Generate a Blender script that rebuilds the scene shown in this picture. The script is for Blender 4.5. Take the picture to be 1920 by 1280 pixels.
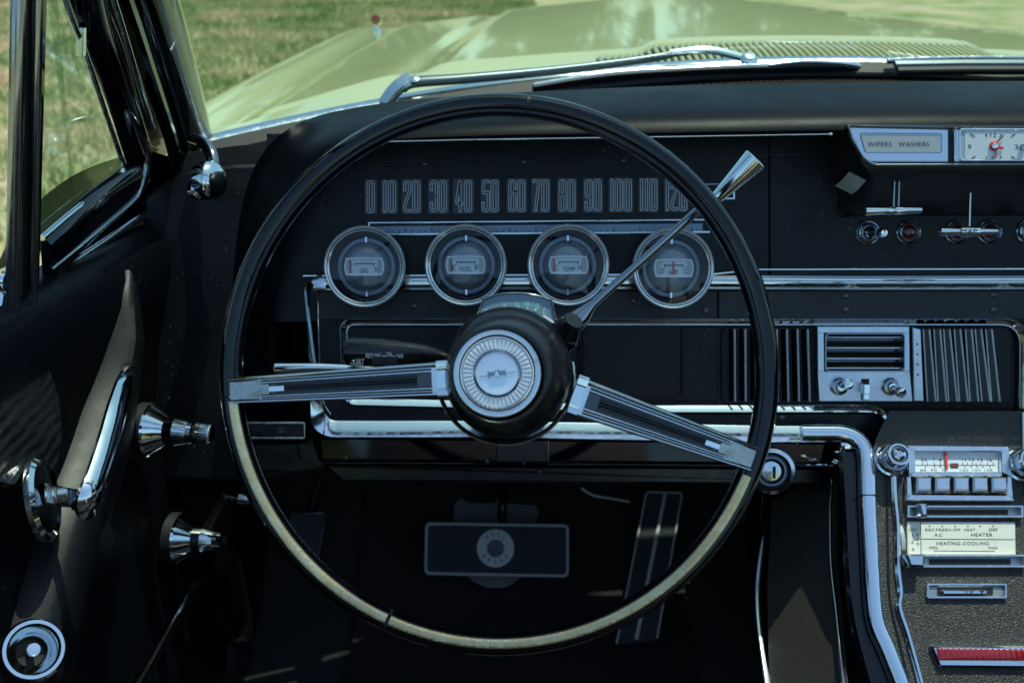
import bpy, math, random
from mathutils import Vector, Matrix, noise
random.seed(7)
V3 = Vector
for o in list(bpy.data.objects): bpy.data.objects.remove(o)
SC = bpy.context.scene
COL = SC.collection
# ------------------------------------------------------------------ camera
FPX = 1867.0; PITCH = math.radians(24); CAM = V3((0, 0, 1.2))
cd = bpy.data.cameras.new('camera'); cam = bpy.data.objects.new('camera', cd); COL.objects.link(cam)
cd.sensor_width = 36; cd.lens = 36*FPX/1920; cd.clip_start = .01; cd.clip_end = 2000
cam.location = CAM; cam.rotation_euler = (math.pi/2-PITCH, 0, 0)
cd.dof.use_dof = True; cd.dof.focus_distance = .86; cd.dof.aperture_fstop = 7.5
SC.camera = cam
# ------------------------------------------------------------------ sky + sun
SUNV = V3((.20, .15, 1)).normalized()          # direction towards the sun
el = math.asin(SUNV.z); az = math.atan2(SUNV.x, SUNV.y)
w = bpy.data.worlds.new('World'); SC.world = w; w.use_nodes = True
nt = w.node_tree; bg = nt.nodes['Background']
sk = nt.nodes.new('ShaderNodeTexSky'); sk.sky_type = 'NISHITA'; sk.sun_disc = False
sk.sun_elevation = el; sk.sun_rotation = az; sk.air_density = 1.0; sk.dust_density = 1.2; sk.ozone_density = .35
tn = nt.nodes.new('ShaderNodeMix'); tn.data_type = 'RGBA'; tn.blend_type = 'MULTIPLY'; tn.inputs['Factor'].default_value = 1; tn.inputs['B'].default_value = (.80, .99, 1.0, 1)
nt.links.new(sk.outputs[0], tn.inputs['A']); nt.links.new(tn.outputs['Result'], bg.inputs[0]); bg.inputs[1].default_value = .15
sd = bpy.data.lights.new('sun', 'SUN'); sd.energy = 3.6; sd.angle = math.radians(.5); sd.color = (1, .95, .87)
so = bpy.data.objects.new('sun', sd); COL.objects.link(so)
so.rotation_euler = SUNV.to_track_quat('Z', 'Y').to_euler(); so.location = (2, 3, 8)
SC.view_settings.view_transform = 'Standard'; SC.view_settings.look = 'None'
SC.view_settings.exposure = .40; SC.view_settings.gamma = 1
SC.render.engine = 'CYCLES'

# ------------------------------------------------------------------ materials
MATS = {}
def mat(name, base=(.5,.5,.5), rough=.5, metal=0, coat=0, coat_rough=.03, spec=.5, bump=None, rvar=None, cvar=None, emit=None, dust=0, sheen=0):
    m = bpy.data.materials.new(name); m.use_nodes = True; n = m.node_tree; L = n.links.new
    b = n.nodes['Principled BSDF']
    b.inputs['Base Color'].default_value = (*base, 1); b.inputs['Roughness'].default_value = rough
    b.inputs['Metallic'].default_value = metal; b.inputs['Specular IOR Level'].default_value = spec
    b.inputs['Coat Weight'].default_value = coat; b.inputs['Coat Roughness'].default_value = coat_rough
    if sheen: b.inputs['Sheen Weight'].default_value = sheen
    tc = n.nodes.new('ShaderNodeTexCoord')
    if bump:
        kind, scale, strength, dist = bump
        if kind == 'leather':
            t = n.nodes.new('ShaderNodeTexVoronoi'); t.feature = 'SMOOTH_F1'; t.inputs['Scale'].default_value = scale
            t.inputs['Smoothness'].default_value = .3; out = t.outputs['Distance']
            t2 = n.nodes.new('ShaderNodeTexNoise'); t2.inputs['Scale'].default_value = scale*.22; t2.inputs['Detail'].default_value = 3
            L(tc.outputs['Object'], t2.inputs['Vector'])
            ad = n.nodes.new('ShaderNodeMath'); ad.operation = 'SUBTRACT'; L(t2.outputs['Fac'], ad.inputs[0]); L(out, ad.inputs[1]); out2 = ad.outputs[0]
            L(tc.outputs['Object'], t.inputs['Vector']); out = out2
        elif kind == 'wave':
            t = n.nodes.new('ShaderNodeTexWave'); t.bands_direction = 'Z'; t.inputs['Scale'].default_value = scale; t.inputs['Distortion'].default_value = 3.5
            t.inputs['Detail'].default_value = 3; t.inputs['Detail Scale'].default_value = 1.5; out = t.outputs['Fac']; L(tc.outputs['Object'], t.inputs['Vector'])
        elif kind == 'ribs':
            t = n.nodes.new('ShaderNodeTexWave'); t.bands_direction = 'X'; t.inputs['Scale'].default_value = scale; out = t.outputs['Fac']; L(tc.outputs['Object'], t.inputs['Vector'])
        else:
            t = n.nodes.new('ShaderNodeTexNoise'); t.inputs['Scale'].default_value = scale; t.inputs['Detail'].default_value = 6; out = t.outputs['Fac']; L(tc.outputs['Object'], t.inputs['Vector'])
        bp = n.nodes.new('ShaderNodeBump'); bp.inputs['Strength'].default_value = strength; bp.inputs['Distance'].default_value = dist
        L(out, bp.inputs['Height']); L(bp.outputs[0], b.inputs['Normal'])
    if rvar:
        lo, hi, scale = rvar
        t = n.nodes.new('ShaderNodeTexNoise'); t.inputs['Scale'].default_value = scale; t.inputs['Detail'].default_value = 8; t.inputs['Roughness'].default_value = .7
        mr = n.nodes.new('ShaderNodeMapRange'); mr.inputs['From Min'].default_value = .35; mr.inputs['From Max'].default_value = .7
        mr.inputs['To Min'].default_value = lo; mr.inputs['To Max'].default_value = hi
        L(tc.outputs['Object'], t.inputs['Vector']); L(t.outputs['Fac'], mr.inputs['Value']); L(mr.outputs[0], b.inputs['Roughness'])
    if cvar:
        c2, scale, lo, hi = cvar
        t = n.nodes.new('ShaderNodeTexNoise'); t.inputs['Scale'].default_value = scale; t.inputs['Detail'].default_value = 8; t.inputs['Roughness'].default_value = .65
        mr = n.nodes.new('ShaderNodeMapRange'); mr.inputs['From Min'].default_value = lo; mr.inputs['From Max'].default_value = hi
        mx = n.nodes.new('ShaderNodeMix'); mx.data_type = 'RGBA'; mx.inputs['A'].default_value = (*base, 1); mx.inputs['B'].default_value = (*c2, 1)
        L(tc.outputs['Object'], t.inputs['Vector']); L(t.outputs['Fac'], mr.inputs['Value']); L(mr.outputs[0], mx.inputs['Factor']); L(mx.outputs['Result'], b.inputs['Base Color'])
    if dust:
        t = n.nodes.new('ShaderNodeTexNoise'); t.inputs['Scale'].default_value = 330; t.inputs['Detail'].default_value = 2
        t2 = n.nodes.new('ShaderNodeTexNoise'); t2.inputs['Scale'].default_value = 16; t2.inputs['Detail'].default_value = 5
        L(tc.outputs['Object'], t.inputs['Vector']); L(tc.outputs['Object'], t2.inputs['Vector'])
        a1 = n.nodes.new('ShaderNodeMath'); a1.operation = 'MULTIPLY_ADD'; a1.inputs[1].default_value = .35; L(t2.outputs['Fac'], a1.inputs[0]); L(t.outputs['Fac'], a1.inputs[2])
        mr = n.nodes.new('ShaderNodeMapRange'); mr.inputs['From Min'].default_value = .86; mr.inputs['From Max'].default_value = .96
        mx = n.nodes.new('ShaderNodeMix'); mx.data_type = 'RGBA'; mx.inputs['A'].default_value = (*base, 1); mx.inputs['B'].default_value = (dust, dust, dust*.95, 1)
        L(a1.outputs[0], mr.inputs['Value']); L(mr.outputs[0], mx.inputs['Factor']); L(mx.outputs['Result'], b.inputs['Base Color'])
    if emit: b.inputs['Emission Color'].default_value = (*emit[0], 1); b.inputs['Emission Strength'].default_value = emit[1]
    MATS[name] = m; return m
def glass(name, tint, ior=1.5, gloss=1.0):
    m = bpy.data.materials.new(name); m.use_nodes = True; n = m.node_tree; n.nodes.clear()
    o = n.nodes.new('ShaderNodeOutputMaterial'); tr = n.nodes.new('ShaderNodeBsdfTransparent'); tr.inputs[0].default_value = (*tint, 1)
    gl = n.nodes.new('ShaderNodeBsdfGlossy'); gl.inputs['Roughness'].default_value = .01; gl.inputs[0].default_value = (gloss, gloss, gloss, 1)
    lw = n.nodes.new('ShaderNodeLayerWeight'); lw.inputs[0].default_value = .5; pw = n.nodes.new('ShaderNodeMath'); pw.operation = 'POWER'; pw.inputs[1].default_value = 4.5; n.links.new(lw.outputs['Facing'], pw.inputs[0])
    fr = n.nodes.new('ShaderNodeMath'); fr.operation = 'MULTIPLY_ADD'; fr.inputs[1].default_value = .8; fr.inputs[2].default_value = .035; n.links.new(pw.outputs[0], fr.inputs[0])
    mx = n.nodes.new('ShaderNodeMixShader'); n.links.new(fr.outputs[0], mx.inputs[0]); n.links.new(tr.outputs[0], mx.inputs[1]); n.links.new(gl.outputs[0], mx.inputs[2])
    n.links.new(mx.outputs[0], o.inputs[0]); MATS[name] = m; return m
mat('vinyl', (.009,.009,.011), .42, bump=('leather', 950, .4, .0006), rvar=(.34,.52,30))
mat('hub_vinyl', (.006,.006,.007), .26, bump=('leather', 1100, .18, .0003), rvar=(.20,.36,40), dust=.04)
mat('bolster_vinyl', (.006,.006,.007), .42, spec=.24, bump=('leather', 1100, .22, .0004), rvar=(.36,.48,30), dust=.04)
mat('side_vinyl', (.055,.050,.044), .42, bump=('leather', 900, .5, .0007), rvar=(.34,.52,30))
mat('console_vinyl', (.044,.042,.040), .38, bump=('leather', 760, 1.0, .0012), rvar=(.33,.47,40), cvar=((.060,.056,.050), 25, .5, .8))
mat('smooth_vinyl', (.005,.005,.007), .42, spec=.3, dust=.06, bump=('leather', 700, .3, .0006), rvar=(.3,.5,25))
mat('pad_vinyl', (.0025,.0035,.006), .34, spec=.08, dust=.03, bump=('leather', 900, .25, .0004), rvar=(.34,.46,12))
mat('pleated_vinyl', (.012,.012,.014), .33, bump=('wave', 28, .6, .003))
mat('dash_paint', (.003,.004,.007), .42, spec=.3, dust=.09, bump=('noise', 900, .25, .0004), rvar=(.35,.55,30))
mat('dark_pocket', (.002,.002,.003), .6)
mat('black_plastic', (.006,.006,.008), .22, dust=.05, rvar=(.16,.32,60))
mat('gloss_black', (.002,.002,.004), .05, coat=.15, spec=.42, rvar=(.03,.10,40))
mat('rubber', (.008,.008,.009), .6, bump=('noise', 400, .3, .001))
mat('chrome', (.78,.82,.83), .07, 1, rvar=(.04,.15,55), bump=('noise', 28, .10, .002))
mat('worn_chrome', (.72,.76,.78), .14, 1, rvar=(.08,.34,110), bump=('noise', 260, .12, .0006))
mat('strip_chrome', (.78,.82,.84), .10, 1, rvar=(.05,.22,120), bump=('noise', 45, .05, .0010))
mat('dark_chrome', (.30,.32,.35), .12, 1, rvar=(.07,.2,60))
mat('louvre_face', (.012,.014,.018), .4)
mat('spoke_chrome', (.70,.72,.73), .10, 1, rvar=(.05,.22,90), bump=('noise', 60, .06, .001))
mat('spoke_dark', (.09,.095,.10), .16, 1, rvar=(.10,.3,80))
mat('end_chrome', (.40,.41,.40), .24, 1, rvar=(.16,.38,90), cvar=((.26,.22,.17), 70, .5, .7))
mat('edge_metal', (.84,.87,.90), .24, .5, rvar=(.12,.34,90))
mat('satin', (.55,.60,.66), .28, 1, rvar=(.22,.36,50))
mat('brushed', (.62,.66,.72), .22, 1, rvar=(.16,.34,70))
mat('steel_painted', (.10,.125,.14), .36, .9)
mat('gauge_grey', (.27,.30,.33), .30, .35, rvar=(.25,.36,60))
mat('indicator_blue', (.20,.27,.33), .45)
mat('gauge_ring', (.24,.31,.39), .45, .2)
mat('dial_face', (.66,.70,.74), .5)
mat('label_plate', (.42,.45,.48), .5)
mat('cream_plate', (.72,.69,.60), .55, cvar=((.60,.52,.38), 40, .55, .8))
mat('black_ink', (.02,.02,.022), .6)
mat('dim_ink', (.09,.10,.12), .6)
mat('numeral', (.72,.77,.82), .5)
mat('numeral_plate', (.040,.045,.055), .45)
mat('teal_ink', (.30,.80,.74), .5)
mat('white_ink', (.90,.88,.80), .6)
mat('grey_white', (.88,.90,.92), .5)
mat('needle_red', (.62,.05,.03), .45)
mat('needle_dim', (.30,.06,.05), .5)
mat('red_lens', (.26,.006,.010), .18, coat=.6, bump=('ribs', 60, .5, .001), rvar=(.12,.4,60))
mat('dark_red_lens', (.055,.006,.006), .14, coat=.8)
mat('amber_lens', (.22,.05,.02), .1, coat=.8)
mat('ivory_lens', (.42,.42,.34), .2, coat=.3)
mat('paint', (.50,.53,.235), .34, spec=.25, coat=.75, coat_rough=.05, rvar=(.28,.36,6))
mat('paint_grille', (.42,.43,.18), .35, coat=.7, coat_rough=.08)
mat('wheel_gold', (.58,.45,.22), .26, .8, bump=('noise', 340, .42, .0008), rvar=(.18,.38,120), cvar=((.72,.64,.44), 90, .45, .75))
mat('medal_rim', (.66,.68,.70), .18, 1, rvar=(.1,.4,120), cvar=((.28,.15,.07), 75, .60, .72))
mat('crystal', (.86,.89,.92), .16, .6, rvar=(.06,.2,200))
mat('medal_disc', (.76,.80,.84), .24, .8, rvar=(.1,.25,90))
mat('carpet', (.022,.022,.025), .9, bump=('noise', 260, 1, .006), sheen=.15)
mat('floor_mat', (.028,.028,.032), .5, bump=('ribs', 90, .7, .002))
mat('grey_metal', (.22,.22,.23), .5)
mat('screw', (.10,.10,.11), .3, .9)
mat('bark', (.10,.075,.05), .9, bump=('noise', 12, 1, .03))
mat('leaf', (.05,.09,.025), .6, cvar=((.09,.13,.04), 1.5, .4, .7))
mat('asphalt', (.16,.16,.18), .9, cvar=((.24,.23,.24), 3, .4, .7))
mat('ribbed_rubber', (.075,.082,.10), .4, bump=('ribs', 130, .8, .0015))
glass('windshield_tint', (.74,.88,.78)); glass('side_tint', (.72,.88,.79)); glass('gauge_glass', (.93,.95,.97))
def grass_mat(name, dark=1.0):
    m = bpy.data.materials.new(name); m.use_nodes = True; n = m.node_tree; L = n.links.new; b = n.nodes['Principled BSDF']
    b.inputs['Roughness'].default_value = .75; b.inputs['Specular IOR Level'].default_value = .25
    g = n.nodes.new('ShaderNodeNewGeometry')
    a = n.nodes.new('ShaderNodeTexNoise'); a.inputs['Scale'].default_value = 1.15; a.inputs['Detail'].default_value = 5; a.inputs['Roughness'].default_value = .62
    c = n.nodes.new('ShaderNodeTexNoise'); c.inputs['Scale'].default_value = 14; c.inputs['Detail'].default_value = 4
    L(g.outputs['Position'], a.inputs['Vector']); L(g.outputs['Position'], c.inputs['Vector'])
    ad = n.nodes.new('ShaderNodeMath'); ad.operation = 'MULTIPLY_ADD'; L(c.outputs['Fac'], ad.inputs[0]); ad.inputs[1].default_value = .35; L(a.outputs['Fac'], ad.inputs[2])
    r = n.nodes.new('ShaderNodeValToRGB'); e = r.color_ramp.elements
    e[0].position = .54; e[0].color = (.20*dark,.28*dark,.085*dark,1); e[1].position = .82; e[1].color = (.62*dark,.51*dark,.31*dark,1)
    k = e.new(.66); k.color = (.40*dark,.42*dark,.19*dark,1)
    L(ad.outputs[0], r.inputs[0]); L(r.outputs[0], b.inputs['Base Color']); MATS[name] = m
grass_mat('grass', .95); grass_mat('turf', .75)

# ------------------------------------------------------------------ frames: planes of the car that pixels are read on
CP, SP = math.cos(PITCH), math.sin(PITCH)
def ray(px, py):
    a = (px-960)/FPX; b = (640-py)/FPX
    return V3((a, CP+b*SP, -SP+b*CP))
class Fr:
    def __init__(s, O, N, U=(1,0,0)):
        s.O = V3(O); s.N = V3(N).normalized(); s.U = V3(U).normalized(); s.V = s.N.cross(s.U)
    def w(s, px, py, h=0):
        d = ray(px, py); t = ((s.O+s.N*h)-CAM).dot(s.N)/d.dot(s.N); return CAM+d*t
    def uv(s, px, py, h=0):
        p = s.w(px, py, h)-s.O; return p.dot(s.U), p.dot(s.V)
    def P(s, u, v, h=0): return s.O+s.U*u+s.V*v+s.N*h
    def sc(s, px, py, h=0): return (s.w(px+1, py, h)-s.w(px, py, h)).length      # metres per pixel there
def tilt(deg, O): a = math.radians(deg); return Fr(O, (0, -math.cos(a), math.sin(a)))
D = tilt(20, (0, .96, .856))
K = tilt(45, (0, .90, .73))
Wc = CAM+ray(936, 702)*.71
W = tilt(24, Wc)
Q = tilt(24, Wc+ray(936,702)*.085)
S = Fr((-.38, 0, .9), (1, 0, 0), (0, 1, 0))
G = Fr((-.40, 0, .9), (.982, 0, -.188), (0, 1, 0))
CS = Fr((.335, .85, .6), (-.85,-.15,.5), (0, -.958, -.287))
CX = .44
def aty(px, py, y): d = ray(px, py); return CAM+d*(y/d.y)
def atz(px, py, z): d = ray(px, py); return CAM+d*((z-CAM.z)/d.z)

# ------------------------------------------------------------------ polygon helpers (pixel space)
def rnd(pts, r, closed=True, seg=6):
    out = []; n = len(pts)
    for i, p in enumerate(pts):
        p = V3((p[0], p[1], 0)); rr = r[i] if isinstance(r, (list, tuple)) else r
        if (not closed and i in (0, n-1)) or rr <= 0: out.append((p.x, p.y)); continue
        a = V3((*pts[i-1][:2], 0)); b = V3((*pts[(i+1) % n][:2], 0))
        la = min(rr, (a-p).length*.49); lb = min(rr, (b-p).length*.49); q = min(la, lb)
        A = p+(a-p).normalized()*q; B = p+(b-p).normalized()*q
        for k in range(seg+1):
            t = k/seg; c = A*(1-t)**2+p*2*t*(1-t)+B*t*t; out.append((c.x, c.y))
    return out
def rect(x0, y0, x1, y1): return [(x0,y0),(x1,y0),(x1,y1),(x0,y1)]
def ell(cx, cy, rx, ry, n=28, a0=0, a1=2*math.pi): return [(cx+rx*math.cos(a0+(a1-a0)*i/n), cy+ry*math.sin(a0+(a1-a0)*i/n)) for i in range(n)]
def spline(pts, n=6, closed=False):
    P = [V3(p if len(p) == 3 else (*p, 0)) for p in pts]; m = len(P); out = []
    for i in range(m if closed else m-1):
        p0 = P[(i-1) % m] if closed or i > 0 else P[0]; p1 = P[i]; p2 = P[(i+1) % m]; p3 = P[(i+2) % m] if closed or i < m-2 else P[-1]
        for k in range(n):
            t = k/n; out.append(.5*((2*p1)+(p2-p0)*t+(2*p0-5*p1+4*p2-p3)*t*t+(3*p1-p0-3*p2+p3)*t**3))
    if not closed: out.append(P[-1])
    return out
def spl2(pts, n=6): return [(p.x, p.y) for p in spline(pts, n)]
def lerpt(tab, x):
    if x <= tab[0][0]: return tab[0][1]
    for (a, b), (c, d) in zip(tab, tab[1:]):
        if x <= c: return b+(d-b)*(x-a)/(c-a)
    return tab[-1][1]

# ------------------------------------------------------------------ mesh builder
class M:
    def __init__(s): s.v = []; s.f = []; s.m = []; s.mats = []
    def mi(s, name):
        if name not in s.mats: s.mats.append(name)
        return s.mats.index(name)
    def add(s, vs, fs, m):
        k = len(s.v); s.v += [V3(p) for p in vs]; mi = s.mi(m)
        for f in fs: s.f.append([k+i for i in f]); s.m.append(mi)
        return s
    def grid(s, rows, m, closed=False):
        n = len(rows[0]); vs = [p for r in rows for p in r]; fs = []
        for i in range(len(rows)-1):
            for j in range(n if closed else n-1):
                j2 = (j+1) % n; fs.append([i*n+j, i*n+j2, (i+1)*n+j2, (i+1)*n+j])
        return s.add(vs, fs, m)
    def prism(s, fr, poly, h0, h1, m, bev=.0008, uv=False):
        p = [V3((*q, 0)) for q in poly] if uv else [V3((*fr.uv(x, y, h1), 0)) for x, y in poly]
        if sum(a.x*b.y-b.x*a.y for a, b in zip(p, p[1:]+p[:1])) < 0: p.reverse()
        n = len(p); ins = []
        for i in range(n):
            a = (p[i]-p[i-1]); b = (p[(i+1) % n]-p[i])
            if a.length < 1e-9: a = b
            if b.length < 1e-9: b = a
            na = V3((-a.y, a.x, 0)).normalized(); nb = V3((-b.y, b.x, 0)).normalized(); q = na+nb
            if q.length < .2: q = na
            q.normalize(); ins.append(p[i]+q*bev/max(.5, q.dot(na)))
        b = min(bev, abs(h1-h0)*.5)*(1 if h1 > h0 else -1)
        R = [[fr.P(q.x, q.y, h0) for q in p], [fr.P(q.x, q.y, h1-b) for q in p], [fr.P(q.x, q.y, h1) for q in ins]]
        s.grid(R, m, closed=True); k = len(s.v); s.add([], [], m)
        mi = s.mi(m); s.f.append(list(range(k-n, k))); s.m.append(mi)
        return s
    def flat(s, fr, poly, h, m):
        vs = [fr.w(x, y, h) for x, y in poly]; return s.add(vs, [list(range(len(vs)))], m)
    def sweep(s, pts, N, prof, m, closed=False, wf=None, hf=None, caps=True, pclosed=True):
        P = [V3(p) for p in pts]; n = len(P); rows = []
        Ns = N if isinstance(N, list) else [N]*n
        for i in range(n):
            a = P[i]-P[i-1] if (closed or i > 0) else P[1]-P[0]
            b = P[(i+1) % n]-P[i] if (closed or i < n-1) else P[-1]-P[-2]
            if a.length < 1e-8: a = b
            if b.length < 1e-8: b = a
            a.normalize(); b.normalize(); t = (a+b)
            t = t.normalized() if t.length > 1e-5 else a
            sd = t.cross(Ns[i]).normalized(); nn = sd.cross(t).normalized(); k = 1/max(.45, t.dot(a))
            f = wf[i] if wf else 1; g = hf[i] if hf else 1
            rows.append([P[i]+sd*(x*f*k)+nn*(y*g) for x, y in prof])
        if closed: rows.append(rows[0])
        base = len(s.v); s.grid(rows, m, closed=pclosed); L = len(prof)
        if caps and not closed and pclosed:
            mi = s.mi(m); s.f.append([base+i for i in range(L)]); s.m.append(mi)
            s.f.append([base+(len(rows)-1)*L+i for i in range(L)][::-1]); s.m.append(mi)
        return s
    def tube(s, pts, r, m, seg=12, caps=True):
        P = [V3(p) for p in pts]; n = len(P); R = r if isinstance(r, (list, tuple)) else [r]*n
        t0 = (P[1]-P[0]).normalized(); u = t0.orthogonal().normalized(); rows = []
        for i in range(n):
            t = (P[min(i+1, n-1)]-P[max(i-1, 0)]).normalized(); u = (u-t*u.dot(t)).normalized(); v = t.cross(u)
            rows.append([P[i]+(u*math.cos(2*math.pi*k/seg)+v*math.sin(2*math.pi*k/seg))*R[i] for k in range(seg)])
        base = len(s.v); s.grid(rows, m, closed=True)
        if caps:
            mi = s.mi(m); s.f.append([base+i for i in range(seg)][::-1]); s.m.append(mi); s.f.append([base+(n-1)*seg+i for i in range(seg)]); s.m.append(mi)
        return s
    def lathe(s, c, ax, prof, m, seg=48, ms=None, wob=None):
        c = V3(c); ax = V3(ax).normalized(); u = ax.orthogonal().normalized(); v = ax.cross(u)
        rows = [[c+ax*h+(u*math.cos(2*math.pi*k/seg)+v*math.sin(2*math.pi*k/seg))*max(r, 1e-5)*(wob(i, k) if wob else 1) for k in range(seg)] for i, (r, h) in enumerate(prof)]
        if ms is None: return s.grid(rows, m, closed=True)
        for i in range(len(rows)-1): s.grid(rows[i:i+2], ms[i], closed=True)
        return s
    def box(s, c, x, y, z, m, bev=.0):
        c = V3(c); x, y, z = V3(x), V3(y), V3(z)
        f = Fr(c, z, x); lx, ly, lz = x.length, y.length, z.length
        poly = [(-lx,-ly),(lx,-ly),(lx,ly),(-lx,ly)]
        b = bev or min(lx, ly, lz)*.12
        s.prism(f, poly, -lz, lz, m, bev=b, uv=True); mi = s.mi(m)
        s.f.append([len(s.v)-12, len(s.v)-11, len(s.v)-10, len(s.v)-9][::-1]); s.m.append(mi); return s
    def text(s, fr, txt, x0, x1, y0, y1, h, m, rot=0, cx=None, uvm=None):
        vs, fs = textmesh(txt)
        xs = [p[0] for p in vs]; ys = [p[1] for p in vs]; ax, bx, ay, by = min(xs), max(xs), min(ys), max(ys)
        mx, my = (x0+x1)/2, (y0+y1)/2; cr, sr = math.cos(rot), math.sin(rot); out = []
        for (x, y) in vs:
            px = ((x-ax)/(bx-ax)-.5)*(x1-x0); py = (.5-(y-ay)/(by-ay))*(y1-y0)
            out.append(fr.w(mx+px*cr-py*sr, my+px*sr+py*cr, h))
        return s.add(out, fs, m)
_TX = {}
def textmesh(t):
    if t not in _TX:
        c = bpy.data.curves.new('t', 'FONT'); c.body = t; c.resolution_u = 3; c.space_character = 1.08
        o = bpy.data.objects.new('t', c); COL.objects.link(o)
        me = bpy.data.meshes.new_from_object(o.evaluated_get(bpy.context.evaluated_depsgraph_get()))
        _TX[t] = ([(v.co.x, v.co.y) for v in me.vertices], [list(p.vertices) for p in me.polygons])
        bpy.data.objects.remove(o); bpy.data.curves.remove(c); bpy.data.meshes.remove(me)
    return _TX[t]
for _t in ['WIPERS','WASHERS']: textmesh(_t)

LOC = {}
def obj(name, b, parent=None, label=None, cat=None, group=None, kind=None, smooth=38):
    n = len(b.v); c = V3((sum(p.x for p in b.v)/n, sum(p.y for p in b.v)/n, sum(p.z for p in b.v)/n))
    me = bpy.data.meshes.new(name); me.from_pydata([p-c for p in b.v], [], b.f); me.validate()
    for x in b.mats: me.materials.append(MATS[x])
    if len(me.polygons) == len(b.m): me.polygons.foreach_set('material_index', b.m)
    if smooth:
        me.polygons.foreach_set('use_smooth', [True]*len(me.polygons)); me.set_sharp_from_angle(angle=math.radians(smooth))
    me.update(); o = bpy.data.objects.new(name, me); COL.objects.link(o); LOC[o.name] = c
    if parent: o.parent = parent; o.location = c-LOC[parent.name]
    else: o.location = c
    for k, x in (('label', label), ('category', cat), ('group', group), ('kind', kind)):
        if x: o[k] = x
    return o
def thing(name, loc, label, cat, group=None):
    o = bpy.data.objects.new(name, None); COL.objects.link(o); o.location = loc; o.empty_display_size = .05; LOC[o.name] = V3(loc)
    o['label'] = label; o['category'] = cat
    if group: o['group'] = group
    return o
def half(wd, ht, n=8): return [(-wd/2*math.cos(math.pi*i/n), ht*math.sin(math.pi*i/n)) for i in range(n+1)]
def flatprof(wd, ht, b=None):
    b = b or min(wd, ht)*.25; return [(-wd/2, 0), (-wd/2, ht-b), (-wd/2+b, ht), (wd/2-b, ht), (wd/2, ht-b), (wd/2, 0)]
def strip(b, fr, path, wpx, ht, m, h=0, closed=False, prof='flat', wf=None, bev=None):
    pts = [fr.w(x, y, h) for x, y in path]; sc = fr.sc(path[0][0], path[0][1], h); wd = wpx*sc
    pr = half(wd, ht) if prof == 'half' else ([(-wd/2,0),(-wd/2,ht*.35),(-wd*.42,ht*.45),(wd*.38,ht),(wd*.46,ht*.9),(wd/2,ht*.6),(wd/2,0)] if prof == 'slope' else [(-wd/2,0),(-wd/2,ht*.45),(-wd*.46,ht*.72),(-wd*.36,ht*.88),(-wd*.18,ht*.97),(0,ht),(wd*.18,ht*.97),(wd*.36,ht*.88),(wd*.46,ht*.72),(wd/2,ht*.45),(wd/2,0)] if prof == 'crown' else flatprof(wd, ht, bev))
    return b.sweep(pts, fr.N, pr, m, closed=closed, wf=wf)
def screw(b, fr, px, py, rpx, h, m='screw'):
    c = fr.w(px, py, h); r = rpx*fr.sc(px, py, h); b.lathe(c, fr.N, [(r,0),(r*.9,r*.35),(r*.4,r*.55),(0,r*.6)], m, seg=16)

# ================================================================== SETTING: lawn, path
g = M(); g.grid([[V3((x, y, 0)) for x in (-150,-40,-12,-4,0,4,12,40,150)] for y in (-150,-40,-5,0,5,14,40,150)], 'turf')
obj('ground', g, kind='structure', smooth=0)
p = M(); p.prism(Fr((0,0,0),(0,0,1)), [(-60,12.6),(-6.2,13.3),(-2.0,14.6),(6,16.6),(60,26),(60,29),(6,19.6),(-2.5,17.8),(-7,16.2),(-60,15.6)], -.05, .03, 'asphalt', bev=.01, uv=True)
obj('path', p, kind='structure', smooth=0)
b = M(); vs = []; fs = []
rg = random.Random(3)
for i in range(95000):
    y = 1.6+12.2*rg.random()**.72; x = rg.uniform(-.62*y-.6, -.02*y+.55)
    if x > -.66 and y < 3.05: continue
    hgt = rg.uniform(.025,.062); a = rg.uniform(0, math.pi); wd = rg.uniform(.0022,.0045)*(1+y*.12); lx, ly = rg.uniform(-.03,.03), rg.uniform(-.03,.03)
    c, s_ = math.cos(a)*wd, math.sin(a)*wd; k = len(vs)
    vs += [V3((x-c, y-s_, 0)), V3((x+c, y+s_, 0)), V3((x+lx, y+ly, hgt))]; fs.append([k, k+1, k+2])
b.v = vs; b.f = fs; b.m = [0]*len(fs); b.mats = ['grass']
obj('grass', b, label='sunlit green lawn with dry tan patches beyond the car', cat='grass', kind='stuff', smooth=0)

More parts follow.
